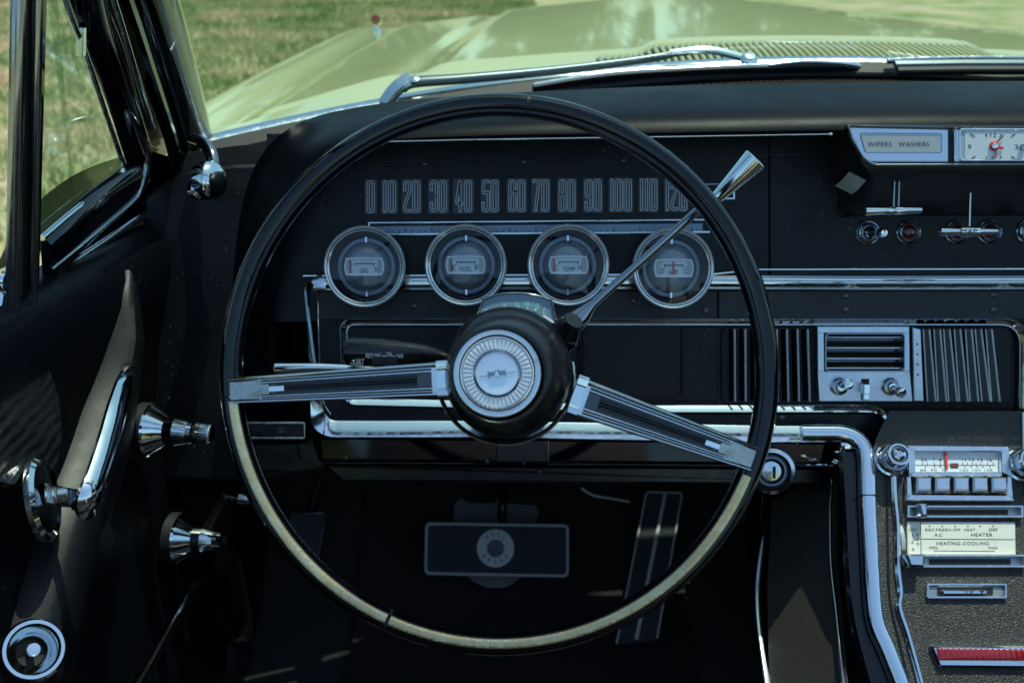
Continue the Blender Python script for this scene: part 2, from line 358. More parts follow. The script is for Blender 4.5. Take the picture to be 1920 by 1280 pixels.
# ================================================================== trees round the lawn (mirrored in the paint and chrome)
def make_tree(loc, sc, label):
    t = thing('tree', loc, label, 'tree', 'trees round the lawn')
    k = M(); k.tube([(0,0,-.2),(.05,0,1.2),(-.05,.05,2.6),(.1,0,4.6)], [.26,.2,.15,.06], 'bark', seg=10)
    for i in range(7):
        a = i*.9; z = 1.7+i*.32; k.tube([(0,0,z),(math.cos(a)*.7,math.sin(a)*.7,z+.7),(math.cos(a)*1.3,math.sin(a)*1.3,z+1.6)], [.08,.05,.02], 'bark', seg=6)
    k.v = [V3(q) for q in k.v]
    c = M(); r2 = random.Random(11); vs, fs = [], []
    blobs = [(V3((r2.uniform(-1.5,1.5), r2.uniform(-1.5,1.5), r2.uniform(.7,6.0))), r2.uniform(.7,1.25)) for _ in range(26)]
    for _ in range(7000):
        bc, br = r2.choice(blobs); d = V3((r2.gauss(0,1), r2.gauss(0,1), r2.gauss(0,1))).normalized()*br*r2.random()**.4; q = bc+d
        u = V3((r2.gauss(0,1), r2.gauss(0,1), r2.gauss(0,1))).normalized(); v = u.orthogonal().normalized(); l = r2.uniform(.09,.2); n0 = len(vs)
        vs += [q-u*l, q+v*l*.5, q+u*l, q-v*l*.5]; fs.append([n0, n0+1, n0+2, n0+3])
    c.v = vs; c.f = fs; c.m = [0]*len(fs); c.mats = ['leaf']
    for part, nm in ((k, 'trunk'), (c, 'crown')):
        LOCs = LOC[t.name]; LOC[t.name] = V3((0,0,0)); obj(nm, part, t, smooth=0); LOC[t.name] = LOCs
    t.scale = (sc, sc, sc); return t
def copy_tree(o, parent=None):
    c = o.copy(); COL.objects.link(c)
    if parent: c.parent = parent
    for ch in list(o.children): copy_tree(ch, c)
    return c
r3 = random.Random(5); spots = []
for i in range(26):
    a = math.radians(i*360/26+r3.uniform(-5,5)); R = r3.uniform(34,48)
    spots.append((math.sin(a)*R, math.cos(a)*R, r3.uniform(.85,1.3), r3.uniform(0,6)))
for i in range(15): spots.append((-34+i*5.0+r3.uniform(-1.5,1.5), r3.uniform(29,36), r3.uniform(.8,1.15), r3.uniform(0,6)))
tr0 = None
for i, (x, y, s_, rz) in enumerate(spots):
    side = 'ahead of the hood' if y > 15 and abs(x) < 25 else ('to the left of the car' if x < 0 else 'to the right of the car') if abs(y) < 25 or y > 0 else 'behind the car'
    lab = 'broad leafy tree standing far across the lawn '+side
    if tr0 is None: tr0 = make_tree((x, y, 0), s_, lab); o = tr0
    else: o = copy_tree(tr0); o.location = (x, y, 0); o.scale = (s_,)*3; o['label'] = lab
    o.rotation_euler.z = rz

# ================================================================== CAR BODY
car = thing('convertible_car', (CX, 1.8, .2), 'pale yellow green convertible body with long glossy hood', 'car')
def cowl(x):
    q = ((x-CX)/.81)**2; return V3((x, 1.385-.185*q, .992-.068*q))
def sm(t): t = max(0, min(1, t)); return t*t*(3-2*t)
def gapx(y): return -.373+.055*(y-1.22)
def hz(x, y):
    if x > CX: x = 2*CX-x
    t = (y-1.2)/1.7; cx = -.43+.04*t; cz = .925-.018*t-.030*t*t
    xh = -.126+.086*(y-1.5)/1.2; zh = .968-.028*(y-1.5)-.012*max(0,y-1.5)**2; zc = 1.000-.022*(y-1.4)-.006*(y-1.4)**2
    if x < cx:
        d = min(1, (cx-x)/.24); z = cz-.26*(1-math.sqrt(max(0, 1-d*d)))-.02*d
    elif x < xh: z = cz-.004*math.sin(math.pi*min(1,(x-cx)/.10))*(1 if x-cx < .10 else 0)+(zh-cz)*sm((x-cx)/(xh-cx))**1.2-.006*sm((x-xh+.05)/.05)*(1-sm((x-xh+.02)/.02))
    else: z = zh+.010*sm((x-xh)/.03)+(zc-zh-.010)*math.sin(math.pi/2*min(1, (x-xh)/(CX-xh)))
    wb = .25-.13*(y-1.6); z += .012*sm((x-(CX-wb))/.035)
    if y > 2.75: z -= .5*(y-2.75)**2
    return z
ys = [1.16+i*.05 for i in range(38)]
fd = M(); rows = []
for y in ys:
    gx = gapx(y); outer = -.63
    xs_ = [outer+(gx-outer)*(i/26)**1 for i in range(27)]
    z0 = hz(outer, y)
    rows.append([V3((outer-.02, y, .25)), V3((outer-.045, y, .5)), V3((outer-.03, y, z0-.06))]+[V3((x, y, hz(x, y))) for x in xs_]+[V3((gx, y, hz(gx, y)-.05))])
fd.grid(rows, 'paint')
y = ys[-1]; fd.add(rows[-1]+[V3((gapx(y), y, .3))], [list(range(len(rows[-1])+1))], 'paint')
fen = obj('fender', fd, car)
def yr(x): return cowl(x).y+.125       # rear edge of hood
hd = M(); rows = []
NX = 96
for j in range(52):
    r = []
    for i in range(NX+1):
        f = i/NX
        y0 = max(1.2, 0); x = (gapx(1.5)+.004)+(2*CX-2*gapx(1.5)-.008)*f
        ya = yr(x); y = ya+(3.0-ya)*j/51
        gx = gapx(y)+.005; x = gx+(2*CX-2*gx)*f; y = yr(x)+(3.0-yr(x))*j/51
        r.append(V3((x, y, hz(x, y)+(.002 if 0 < i < NX else -.012)-(.012 if j == 0 else 0))))
    rows.append(r)
rows.append([V3((q.x, q.y, q.z-.25)) for q in rows[-1]])
hd.grid(rows, 'paint'); obj('hood', hd, car)
fd2 = M(); rows = []
for y in ys:
    gx = 2*CX-gapx(y)
    rows.append([V3((gx+(2*CX+.63-gx)*i/20, y, hz(gx+(2*CX+.63-gx)*i/20, y))) for i in range(21)]+[V3((2*CX+.66, y, .25))])
fd2.grid(rows, 'paint'); obj('fender', fd2, car)
# cowl with slotted grille
cw = M()
xs = [-.41+i*.0155 for i in range(113)]
for x0, x1 in ((-.40, .12), (.98, 1.28)):
    n = 24; cw.grid([[V3((x, cowl(x).y+.02+(.118)*k, max(cowl(x).z-.006, 0)+(.006+ (hz(x, cowl(x).y+.138)-cowl(x).z)*k))) for x in [x0+(x1-x0)*i/n for i in range(n+1)]] for k in (0,.3,.6,1)], 'paint')
n = 86; x0, x1 = .12, .98
for k0, k1 in ((0,.16),(.88,1)):
    cw.grid([[V3((x, cowl(x).y+.02+.118*k, cowl(x).z+(hz(x, cowl(x).y+.138)-cowl(x).z)*k)) for x in [x0+(x1-x0)*i/n for i in range(n+1)]] for k in (k0, k1)], 'paint_grille')
obj('cowl', cw, car)
sl = M()
for i in range(n):
    x = x0+(x1-x0)*(i+.5)/n; c = cowl(x); zz = lambda k: cowl(x).z+(hz(x, c.y+.138)-c.z)*k
    dx = -.010*(x-.15)/.3 if x > .15 else 0
    sl.tube([V3((x+.003-dx*.5, c.y+.035, zz(.1)-.001)), V3((x+.003+dx*.1, c.y+.08, zz(.5)+.001)), V3((x+.003+dx*.5, c.y+.128, zz(.9)-.001))], .0031, 'paint_grille', seg=8)
sl.grid([[V3((x, cowl(x).y+yy, cowl(x).z-.035)) for x in (.1,.3,.5,.75,1.0)] for yy in (.0,.15)], 'dark_pocket')
obj('cowl_grille', sl, car)
# windshield moulding
xs = [-.375+i*(1.63/48) for i in range(49)]
mo = M(); pts = [cowl(x)+V3((0,.012,.004)) for x in xs]
mo.sweep(pts, V3((0,-.25,.97)).normalized(), [(-.016,-.012),(-.016,.001),(-.010,.004),(-.003,.003),(.0,.0065),(.008,.0075),(.014,.004),(.016,-.012)], 'worn_chrome')
wm = obj('windshield_moulding', mo, car)
rb = M(); rb.sweep([cowl(x)+V3((0,-.020,-.006)) for x in xs], V3((0,-.5,.86)).normalized(), flatprof(.028,.010,.003), 'rubber')
rb.sweep([cowl(x)+V3((0,-.012,.004)) for x in xs if x > .05], V3((0,-.5,.86)).normalized(), flatprof(.006,.003,.001), 'dark_chrome')
obj('windshield_seal', rb, car)
# A pillar layers on the side-glass plane
def pil(name, path, wpx, ht, m, h, prof='flat', parent=car, wf=None, n=7, bev=None):
    b = M(); strip(b, G, spl2(path, n), wpx, ht, m, h, prof=prof, wf=wf, bev=bev); return obj(name, b, parent)
pb = M()
strip(pb, G, spl2([(215,-220),(286,0),(322,120),(352,225),(372,300),(392,352)], 8), 58, .020, 'gloss_black', .004, prof='half')
strip(pb, G, spl2([(165,-220),(242,0),(285,130),(318,230),(335,310),(345,370)], 8), 44, .012, 'gloss_black', -.002, bev=.004)
strip(pb, G, spl2([(180,-220),(262,0),(300,120),(335,235),(352,300)], 8), 5, .006, 'dark_chrome', .010, prof='half')
strip(pb, G, spl2([(142,-220),(220,0),(257,120),(292,230),(318,340)], 8), 146, .006, 'gloss_black', -.022)
P1 = obj('windshield_pillar', pb, car)
pb = M(); strip(pb, G, spl2([(250,-220),(318,0),(348,110),(375,215),(388,268)], 8), 20, .01, 'paint', -.028, prof='half')
obj('pillar_skin', pb, P1)
pb = M(); strip(pb, G, spl2([(135,-220),(209,0),(246,120),(282,240)], 8), 6, .005, 'worn_chrome', .008, prof='half')
obj('pillar_trim', pb, P1)
# header over the windshield, far pillar
hp0 = G.w(215,-220,.0); hb = M()
hz_ = 1.41; tl = hp0+(hp0-G.w(286,0,0)).normalized()*.42; tl.z = hz_; tl.y = .60; tl.x = -.30
tr = V3((2*CX-tl.x, tl.y, tl.z))
hb.sweep([tl, V3((CX-.4, tl.y+.05, hz_+.01)), V3((CX, tl.y+.06, hz_+.015)), V3((CX+.4, tl.y+.05, hz_+.01)), tr], V3((0,-.3,1)).normalized(), flatprof(.055,.03,.01), 'gloss_black')
hb.tube([hp0, tl], .02, 'gloss_black'); rp = V3((2*CX-G.w(372,300,0).x, G.w(372,300,0).y, G.w(372,300,0).z)); hb.tube([rp, V3((2*CX-hp0.x, hp0.y, hp0.z)), tr], .02, 'gloss_black')
obj('windshield_header', hb, car)
gl = M(); rows = []
for j in range(9):
    k = j/8; r = []
    for i in range(33):
        f = i/32; x = -.395+(2*CX+.79)*f*1.0; c = cowl(x)+V3((0,.0,0)); tp = V3((tl.x+.0+(tr.x-tl.x)*f, tl.y+.05*math.sin(math.pi*f)+.02, hz_+.005))
        q = c.lerp(tp, k); q.y += .02*math.sin(math.pi*k); r.append(q)
    rows.append(r)
gl.grid(rows, 'windshield_tint'); obj('windshield_glass', gl, car)
# chrome escutcheon at the pillar foot
es = M(); c = aty(398, 338, 1.03); ax = V3((.95,-.42,.25)).normalized()
es.lathe(c, ax, [(.020,-.012),(.0210,-.002),(.0195,.003),(.0165,.0065),(.012,.009),(.006,.010),(.0,.0102)], 'chrome', seg=40)
es.lathe(aty(376, 354, 1.025), V3((.7,-.6,.3)), [(.012,-.006),(.012,.002),(.008,.006),(.0,.007)], 'chrome', seg=24)
es.sweep(spline([aty(360,262,1.08), aty(382,270,1.07), aty(396,290,1.055), aty(400,312,1.045)], 6), V3((.5,-.7,.4)).normalized(), half(.014,.008), 'dark_chrome')
obj('pillar_bracket', es, car)
# firewall, carpet, kick panel
fl = M(); rows = []
for (y, z) in ((.0,.15),(.6,.15),(1.0,.15),(1.16,.155),(1.27,.20),(1.42,.34),(1.50,.50),(1.50,.82)):
    rows.append([V3((x, y, z+.004*noise.noise(V3((x*9, y*9, z*5))))) for x in [-.42+i*.04 for i in range(44)]])
fl.grid(rows, 'carpet'); obj('carpet', fl, car)
mt = M(); T = Fr((0,1.24,.30), (0,-.72,.69))
fm = rnd([(640,960),(1330,960),(1400,1290),(560,1290)], 30)
mt.grid([[V3((x, y, z+.008)) for x in [-.24+i*.03 for i in range(18)]] for (y, z) in ((.5,.155),(1.0,.158),(1.16,.163),(1.27,.208),(1.40,.326))], 'floor_mat')
obj('floor_mat', mt, label='black ribbed rubber floor mat under the pedals', cat='floor mat')
kp = M(); kp.grid([[V3((-.392, y, z)) for y in (.2,.6,1.0,1.2,1.50)] for z in (.15,.3,.5,.7,.84)], 'smooth_vinyl')
obj('kick_panel', kp, car)
ss = M()
a_, b_ = atz(255,1290,.26), atz(402,1040,.40)
ss.sweep([S.w(230,1330,.03), S.w(300,1210,.03), S.w(355,1115,.03), S.w(402,1042,.03)], V3((.7,0,.7)), half(.010,.006), 'dark_chrome')
obj('sill_plate', ss, car)
kb = M(); strip(kb, S, spl2([(408,1040),(432,1060),(446,1120),(455,1170),(452,1215),(425,1235)], 6), 16, .012, 'smooth_vinyl', .02, prof='half')
obj('carpet_binding', kb, car)
# insulation cutout on the firewall behind the brake pedal
gi = M(); FWp = Fr((0,1.40,.345), (0,-.72,.69))
gi.prism(FWp, spl2([(850,980),(852,945),(866,934),(880,942),(925,942),(935,935),(950,942),(985,945),(1002,946),(1010,960),(1004,985),(990,1040),(972,1085),(930,1106),(905,1098),(880,1082),(862,1040)], 3), 0, .006, 'grey_metal')
obj('firewall_bracket', gi, car)
wi = M(); wi.tube(spline([aty(1090,915,1.22), aty(1112,928,1.22), aty(1145,934,1.23), aty(1180,940,1.25)], 6), .0018, 'grey_white', seg=6)
obj('wire', wi, car)
# fender ornament
fo = M(); c = V3((aty(707,60,2.68).x, 2.68, hz(aty(707,60,2.68).x, 2.68)))
fo.lathe(c+V3((0,0,-.004)), (0,0,1), [(.014,0),(.013,.006),(.006,.010),(.005,.018),(.011,.024),(.014,.032),(.012,.042),(.006,.046),(0,.047)], 'chrome', seg=24)
fo.lathe(c+V3((0,-.008,.031)), (0,-1,0), [(.0125,0),(.0125,.004),(.008,.008),(0,.010)], 'amber_lens', seg=20)
obj('signal_indicator', fo, car)

# ================================================================== WIPERS
def yz(px, py): d = ray(px, py); t = 1.36/d.y; return CAM+d*t
wp = thing('windshield_wiper', aty(1400,115,1.37), 'silver wiper arm lying across the base of the windshield above the steering wheel', 'wiper', 'wipers')
wa = M(); WN = V3((0,-.55,.83)).normalized()
path = [(752,166,1.300),(775,156,1.305),(860,150,1.315),(1000,138,1.335),(1120,125,1.35),(1230,110,1.365),(1262,103,1.372)]
pts = spline([aty(a, b2, c) for a, b2, c in path], 5); n = len(pts)
wa.sweep(pts, WN, half(.0205,.007), 'steel_painted', wf=[1-.55*i/(n-1) for i in range(n)])
obj('wiper_arm', wa, wp)
wb_ = M(); pts = spline([aty(a, b2, c) for a, b2, c in [(722,196,1.285),(745,168,1.292),(772,150,1.300)]], 4)
wb_.sweep(pts, WN, flatprof(.024,.008,.003), 'worn_chrome', wf=[.7+.3*i/(len(pts)-1) for i in range(len(pts))])
wb_.lathe(aty(777,152,1.292), WN, [(.007,0),(.0065,.004),(.003,.005),(0,.0055)], 'chrome', seg=20)
obj('wiper_joint', wb_, wp)
wb_ = M(); pts = spline([aty(a, b2, c) for a, b2, c in [(1255,104,1.372),(1300,98,1.374),(1335,98,1.374),(1368,105,1.372),(1405,115,1.37)]], 5)
wb_.sweep(pts, WN, flatprof(.010,.007,.002), 'chrome'); wb_.lathe(aty(1404,115,1.365), WN, [(.012,0),(.012,.005),(.008,.008),(.007,.010),(0,.011)], 'chrome', seg=24)
obj('wiper_pivot', wb_, wp)
wb_ = M(); pts = spline([aty(a, b2, c) for a, b2, c in [(1000,163,1.31),(1100,147,1.325),(1200,137,1.335),(1400,127,1.345),(1608,123,1.352)]], 5)
wb_.sweep(pts, WN, half(.007,.006), 'chrome'); wb_.sweep([q+V3((0,-.004,-.006)) for q in pts], WN, flatprof(.004,.010,.001), 'rubber')
wb_.sweep(spline([aty(a, b2, c) for a, b2, c in [(1440,126,1.338),(1500,119,1.34),(1570,121,1.342),(1612,127,1.345)]], 5), WN, half(.006,.005), 'worn_chrome')
obj('wiper_blade', wb_, wp)
wp = thing('windshield_wiper', aty(2050,112,1.37), 'wiper blade with dark rubber at the right edge, right of the silver arm', 'wiper', 'wipers')
wb_ = M(); pts = spline([aty(a, b2, c) for a, b2, c in [(1662,117,1.355),(1750,113,1.358),(1900,112,1.358),(2150,116,1.35)]], 5)
wb_.sweep(pts, WN, half(.007,.006), 'worn_chrome'); obj('wiper_arm', wb_, wp)
wb_ = M(); pts = [aty(a, b2, c) for a, b2, c in [(1676,126,1.335),(1800,124,1.337),(2000,124,1.337),(2150,127,1.33)]]
wb_.sweep(pts, WN, flatprof(.010,.008,.002), 'steel_painted'); wb_.sweep([q+V3((0,-.012,-.006)) for q in pts], WN, flatprof(.010,.008,.002), 'rubber'); obj('wiper_blade', wb_, wp)

# ================================================================== DOOR
door = thing('driver_door', (-.40, .8, .2), 'black padded driver door with chrome pull handle and vent window', 'car door')
def zs(y): return .918-.133*(y-.683)
dp = M(); rows = []
sec = [(-.055,-.010),(-.040,.0),(-.022,.002),(-.010,-.003),(-.002,-.012),(.004,-.028),(.005,-.05),(-.002,-.08),(-.010,-.12),(-.012,-.2),(-.010,-.34),(.0,-.5),(.01,-.60),(0,-.66),(-.02,-.70)]
ysd = [.12+i*.045 for i in range(25)]
rows = [[V3((-.38+dx-.012*sm((y-.95)/.25), y, zs(y)+dz)) for y in ysd] for dx, dz in sec]
dp.grid(rows, 'pad_vinyl'); obj('door_panel', dp, door)
db = M(); ctr = [(236,508,8),(231,560,28),(223,640,42),(212,720,54),(196,800,66),(170,900,80),(136,1000,90),(108,1100,96),(84,1200,108),(60,1310,120)]
sp = spline(ctr, 6); pts = [S.w(q.x, q.y, .0) for q in sp]; wd = [q.z*S.sc(q.x, q.y)*.5 for q in sp]
wd = [max(.004, .74*q.z*((S.w(q.x+.5,q.y,0)-S.w(q.x-.5,q.y,0)).length)) for q in sp]
db.sweep(pts, V3((1,0,0)), [(-.5,-.012),(-.48,.006),(-.40,.016),(-.22,.022),(.1,.024),(.3,.021),(.43,.012),(.5,-.012)], 'bolster_vinyl', wf=wd, hf=[min(1, .25+i/16) for i in range(len(sp))])
obj('door_bolster', db, door)
pl_ = M(); pl_.prism(S, rnd([(-60,690),(90,668),(118,760),(118,850),(86,925),(-60,900)], 30), -.008, .002, 'pleated_vinyl', bev=.003)
obj('pleated_insert', pl_, door)
# rear top sill strip
for nm, pth, wp_, m_, h_, ht in (('sill_seal', [(-40,640),(50,560),(150,492),(260,425),(340,385),(395,372)], 16, 'rubber', -.018, .006), ('sill_trim', [(62,545),(110,510),(200,450),(262,408),(300,392)], 7, 'worn_chrome', -.004, .004)):
    b = M(); strip(b, G, spl2(pth, 6), wp_, ht, m_, h_, prof='half'); obj(nm, b, door)
# pull handle
ph = M(); hpts = [(248,692,.030),(238,712,.048),(222,760,.056),(206,820,.060),(188,880,.062),(172,925,.062),(163,944,.058),(158,952,.050)]
P3 = spline([S.w(a, b2, c) for a, b2, c in hpts], 6); n = len(P3)
wfs = [lerpt([(0,.2),(.08,.52),(.2,.72),(.7,.80),(.9,.74),(1,.6)], i/(n-1)) for i in range(n)]
Ns = [V3((1,-.35,.15)).normalized().lerp(V3((0,-.3,.95)), sm((i/(n-1)-.8)/.2)*.6).normalized() for i in range(n)]
ph.sweep(P3, Ns, [(-.014,-.003),(-.0145,.000),(-.011,.004),(-.004,.0065),(.004,.0065),(.011,.004),(.0145,.000),(.014,-.003),(0,-.005)], 'chrome', wf=wfs)
dh = obj('door_handle', ph, door)
b = M(); rows = []
for f in [i/10 for i in range(11)]:
    x = 84+(166-84)*f; y0 = 905+16*f; y1 = 946+10*f; h_ = .010+.044*sm(f); rows.append([S.w(x, y0, h_-.006), S.w(x, y0, h_-.001), S.w(x, y0+4, h_+.001), S.w(x, (y0+y1)/2, h_+.0005), S.w(x, y1-5, h_+.001), S.w(x, y1-1, h_+.0005), S.w(x, y1, h_-.002), S.w(x, y1-2, h_-.008)])
b.grid(rows, 'chrome', closed=True); obj('handle_arm', b, dh)
eb = M(); c = S.w(78, 936, .006)
eb.lathe(c, V3((1,.22,.10)), [(.034,-.002),(.034,.002),(.031,.005),(.027,.003),(.0,.0025)], 'chrome', seg=40, ms=['chrome','chrome','chrome','dark_chrome'], wob=None)
o = obj('handle_escutcheon', eb, dh)
# chrome cone knobs
def cone(px, py, tip):
    b = M(); c = S.w(px, py, .010); ax = V3((1,-.12,.0)).normalized(); ms = ['rubber','chrome','chrome','chrome','chrome','chrome']
    pr = [(.028,-.010),(.028,.001),(.0262,.003),(.0150,.018),(.0150,.028),(.0120,.041),(.0112,.046)]
    b.lathe(c, ax, pr, 'chrome', seg=44, ms=ms)
    if tip: b.lathe(c, ax, [(.008,.045),(.0098,.047),(.0100,.061),(.0090,.065),(.006,.066),(0,.0655)], 'chrome', seg=60, wob=lambda i, k: 1+(.03 if k % 2 else -.03)*(1 if i in (1,2) else 0))
    else: b.lathe(c, ax, [(.0112,.046),(.0108,.050),(.006,.052),(0,.052)], 'chrome', seg=30)
    return b
obj('window_regulator', cone(283, 806, True), door, label='chrome cone knob with bright knurled tip')
obj('window_regulator', cone(337, 1008, False), door, label='chrome cone knob with blunt tip')
# chrome cup with knob, bottom left
cup = M(); c = S.w(62, 1218, .020); ax = V3((.55,-.50,.66)).normalized()
cup.lathe(c, ax, [(.023,-.014),(.0235,.000),(.0215,.004),(.019,.004),(.0175,.001),(.013,-.004),(.011,-.006),(.0105,-.014),(0,-.015)], 'chrome', seg=48, ms=['rubber','chrome','chrome','dark_chrome','chrome','chrome','dark_pocket','dark_pocket'])
ac = obj('armrest_cup', cup, door)
kn = M(); kn.lathe(c, ax, [(.0030,-.014),(.0030,-.004),(.0048,-.001),(.0052,.002),(.0045,.0035),(0,.0037)], 'chrome', seg=24)
obj('knob', kn, ac)
# vent window: bar, frame, glass
vw = M(); strip(vw, G, spl2([(140,-220),(163,0),(205,120),(240,240),(256,292),(254,325),(232,352),(160,410),(78,492)], 7)[0:], 46, .014, 'gloss_black', -.006, prof='half')
for i in range(0): pass
vf = obj('vent_window_frame', vw, door)
vcf = M(); vcf.prism(G, [(262,262),(345,300),(410,335),(395,400),(300,430),(40,610),(50,560),(90,505),(190,432),(240,390),(262,350)], -.022, -.013, 'gloss_black', bev=.001); obj('corner_filler', vcf, door)
vt = M(); strip(vt, G, spl2([(60,-220),(120,0),(152,85),(190,195),(221,285),(229,312),(222,330),(205,343),(140,392),(76,446)], 7), 6, .004, 'worn_chrome', -.004, prof='half')
vt.box(G.w(152,78,-.002), G.V*.012, G.U*.0035, G.N*.003, 'worn_chrome')
obj('vent_window_trim', vt, vf)
vt = M(); strip(vt, G, spl2([(172,-100),(205,50),(240,160),(266,245),(272,300),(262,350),(245,378),(190,425),(92,505)], 7), 4, .004, 'dark_chrome', .006, prof='half')
obj('vent_window_trim', vt, vf)
gp = M(); gp.flat(G, [(60,-220),(120,0),(190,195),(228,300),(222,332),(140,395),(74,450),(84,0),(90,-220)], -.008, 'side_tint')
obj('window_glass', gp, vf)
vb = M(); strip(vb, G, [(55,-220),(37,0),(33,200),(27,585)], 30, .006, 'rubber', .000); 
for i in range(70):
    f = i/69; x = 46+(26-46)*f*.8; y0 = -60+640*f; vb.box(G.w(x-3, y0, .0065), G.V*.0016, G.U*.0016, G.N*.0006, 'black_plastic')
bar = obj('window_bar', vb, door)
vb = M(); strip(vb, G, [(44,-220),(24,0),(20,200),(13,590)], 9, .010, 'dark_chrome', .004, prof='half'); strip(vb, G, [(72,-220),(55,0),(52,200),(46,570)], 7, .010, 'dark_chrome', .006, prof='half')
obj('window_bar_trim', vb, bar)
vb = M(); strip(vb, G, [(86,-220),(69,0),(64,200),(56,545)], 20, .004, 'gloss_black', .000); obj('window_channel', vb, bar)
sc_ = M(); screw(sc_, G, 6, 525, 9, -.004, 'chrome'); strip(sc_, G, [(-10,560),(8,560),(14,600)], 12, .006, 'chrome', -.002); obj('window_latch', sc_, door)

# ================================================================== DASHBOARD
dash = thing('dashboard', (CX, 1.0, .64), 'black padded dashboard with round gauges and chrome trim', 'dashboard')
# padded hood: outer crest O, inner lip I
tab = [((3000,150),(3000,244)),((1920,152),(1920,250)),((1700,153),(1700,252)),((1500,156),(1560,254)),((1300,160),(1350,257)),((1150,165),(1200,259)),((1000,172),(1000,261)),((850,181),(860,264)),((740,191),(760,268)),((660,203),(690,276)),((600,216),(640,291)),((555,234),(600,318)),((515,262),(568,356)),((482,304),(545,405)),((460,360),(528,465)),((446,430),(516,535)),((438,510),(514,610)),((433,600),(526,690)),((434,690),(545,770)),((445,800),(560,860))]
Os = spline([t[0] for t in tab], 3); Is = spline([t[1] for t in tab], 3); rows = []
for o_, i_ in zip(Os, Is):
    q = lambda f, y: aty(o_.x+(i_.x-o_.x)*f, o_.y+(i_.y-o_.y)*f, y)
    yb_ = 1.06-.075*sm((640-o_.x)/120); back = aty(o_.x, o_.y, yb_)
    ks = sm((o_.x-470)/260); bk = V3((back.x-.01, yb_+.10, back.z-.03)).lerp(V3((back.x, min(cowl(back.x).y-.03, 1.34), cowl(back.x).z-.022)), ks)
    dn = D.w(i_.x+(6 if i_.x < 700 else 0), i_.y+10, .0)
    rows.append([bk, back, q(.12,yb_*.6+.394), q(.28,min(.995, yb_-.012)), q(.45,.966), q(.62,.945), q(.78,.934), q(.90,.930), q(1,.932), q(1.03,.940), aty(i_.x, i_.y, .955), D.w(i_.x, i_.y, -.004)])
pd = M(); pd.grid(rows, 'pad_vinyl'); obj('dash_pad', pd, dash)
ls = M(); ls.sweep([aty(x, y, .9305) for x, y in spl2([(722,266),(900,262),(1100,259),(1300,256),(1556,252)], 8)], V3((0,-.97,.2)).normalized(), half(.0018,.0012,4), 'worn_chrome')
screw(ls, Fr(aty(1556,252,.93), (0,-1,.1)), 1557, 252, 4, .001, 'chrome')
ls.sweep([aty(x, y, .9302) for x, y in [(1720,250),(3000,242)]], V3((0,-.97,.2)).normalized(), half(.0014,.001,4), 'black_plastic')
obj('pad_bead', ls, dash)
fp = M(); fp.prism(D, [(500,250),(1442,250),(1442,604),(500,604)], -.02, .0, 'dash_paint'); fp.prism(D, [(1444,250),(3000,240),(3000,604),(1444,604)], -.02, .0, 'dash_paint')
strip(fp, D, spl2([(600,400),(612,345),(640,315),(700,305),(1000,298),(1300,293),(1540,290)], 6), 3, .002, 'black_plastic', .0)
for x, y in ((797,307),(982,303),(1168,300)): screw(fp, D, x, y, 4.5, .001, 'screw')
obj('instrument_panel', fp, dash)
de = M(); de.prism(D, rnd([(268,372),(300,345),(345,322),(440,308),(520,306),(540,900),(268,900)], 12), -.14, -.09, 'dash_paint', bev=.004)
de.grid([[cowl(x)+V3((0,-.02,-.022)) for x in (-.40,-.34,-.28,-.2)], [D.w(px_, py_, -.095)+V3((0,.03,0)) for px_, py_ in ((330,300),(390,290),(440,284),(500,280))], [D.w(px_, py_, -.115) for px_, py_ in ((330,330),(390,322),(440,318),(500,315))]], 'dash_paint')
obj('dash_end', de, dash)
# speedometer
DIG = {'0': ([(0,.22),(.0,0),(.5,0),(1,0),(1,.22),(1,.78),(1,1),(.5,1),(0,1),(0,.78)], True), '1': ([(.5,0),(.5,1)], False),
 '2': ([(0,.26),(0,0),(1,0),(1,.3),(.0,.8),(0,1),(1,1)], False), '3': ([(0,.26),(0,0),(1,0),(1,.48),(.45,.48),(1,.48),(1,1),(0,1),(0,.74)], False),
 '4': ([(.72,1),(.72,0),(.62,0),(0,.75),(1,.75)], False), '5': ([(.95,0),(0,0),(0,.42),(1,.34),(1,1),(0,1),(0,.76)], False),
 '6': ([(1,.24),(1,0),(0,0),(0,1),(1,1),(1,.42),(0,.42)], False), '7': ([(0,0),(1,0),(.35,1)], False),
 '8': ([(.06,.46),(.06,0),(.94,0),(.94,.46),(0,.46),(0,1),(1,1),(1,.46),(.5,.46)], False), '9': ([(0,.76),(0,1),(1,1),(1,0),(0,0),(0,.56),(1,.56)], False)}
sb = M(); sp_c = [(695,'0',13),(730,'10',17),(772,'20',20),(822,'30',21),(869,'40',21),(919,'50',19),(969,'60',20),(1014,'70',19),(1063,'80',20),(1112,'90',20),(1164,'100',24),(1216,'110',20),(1268,'120',24)]
win = M(); 
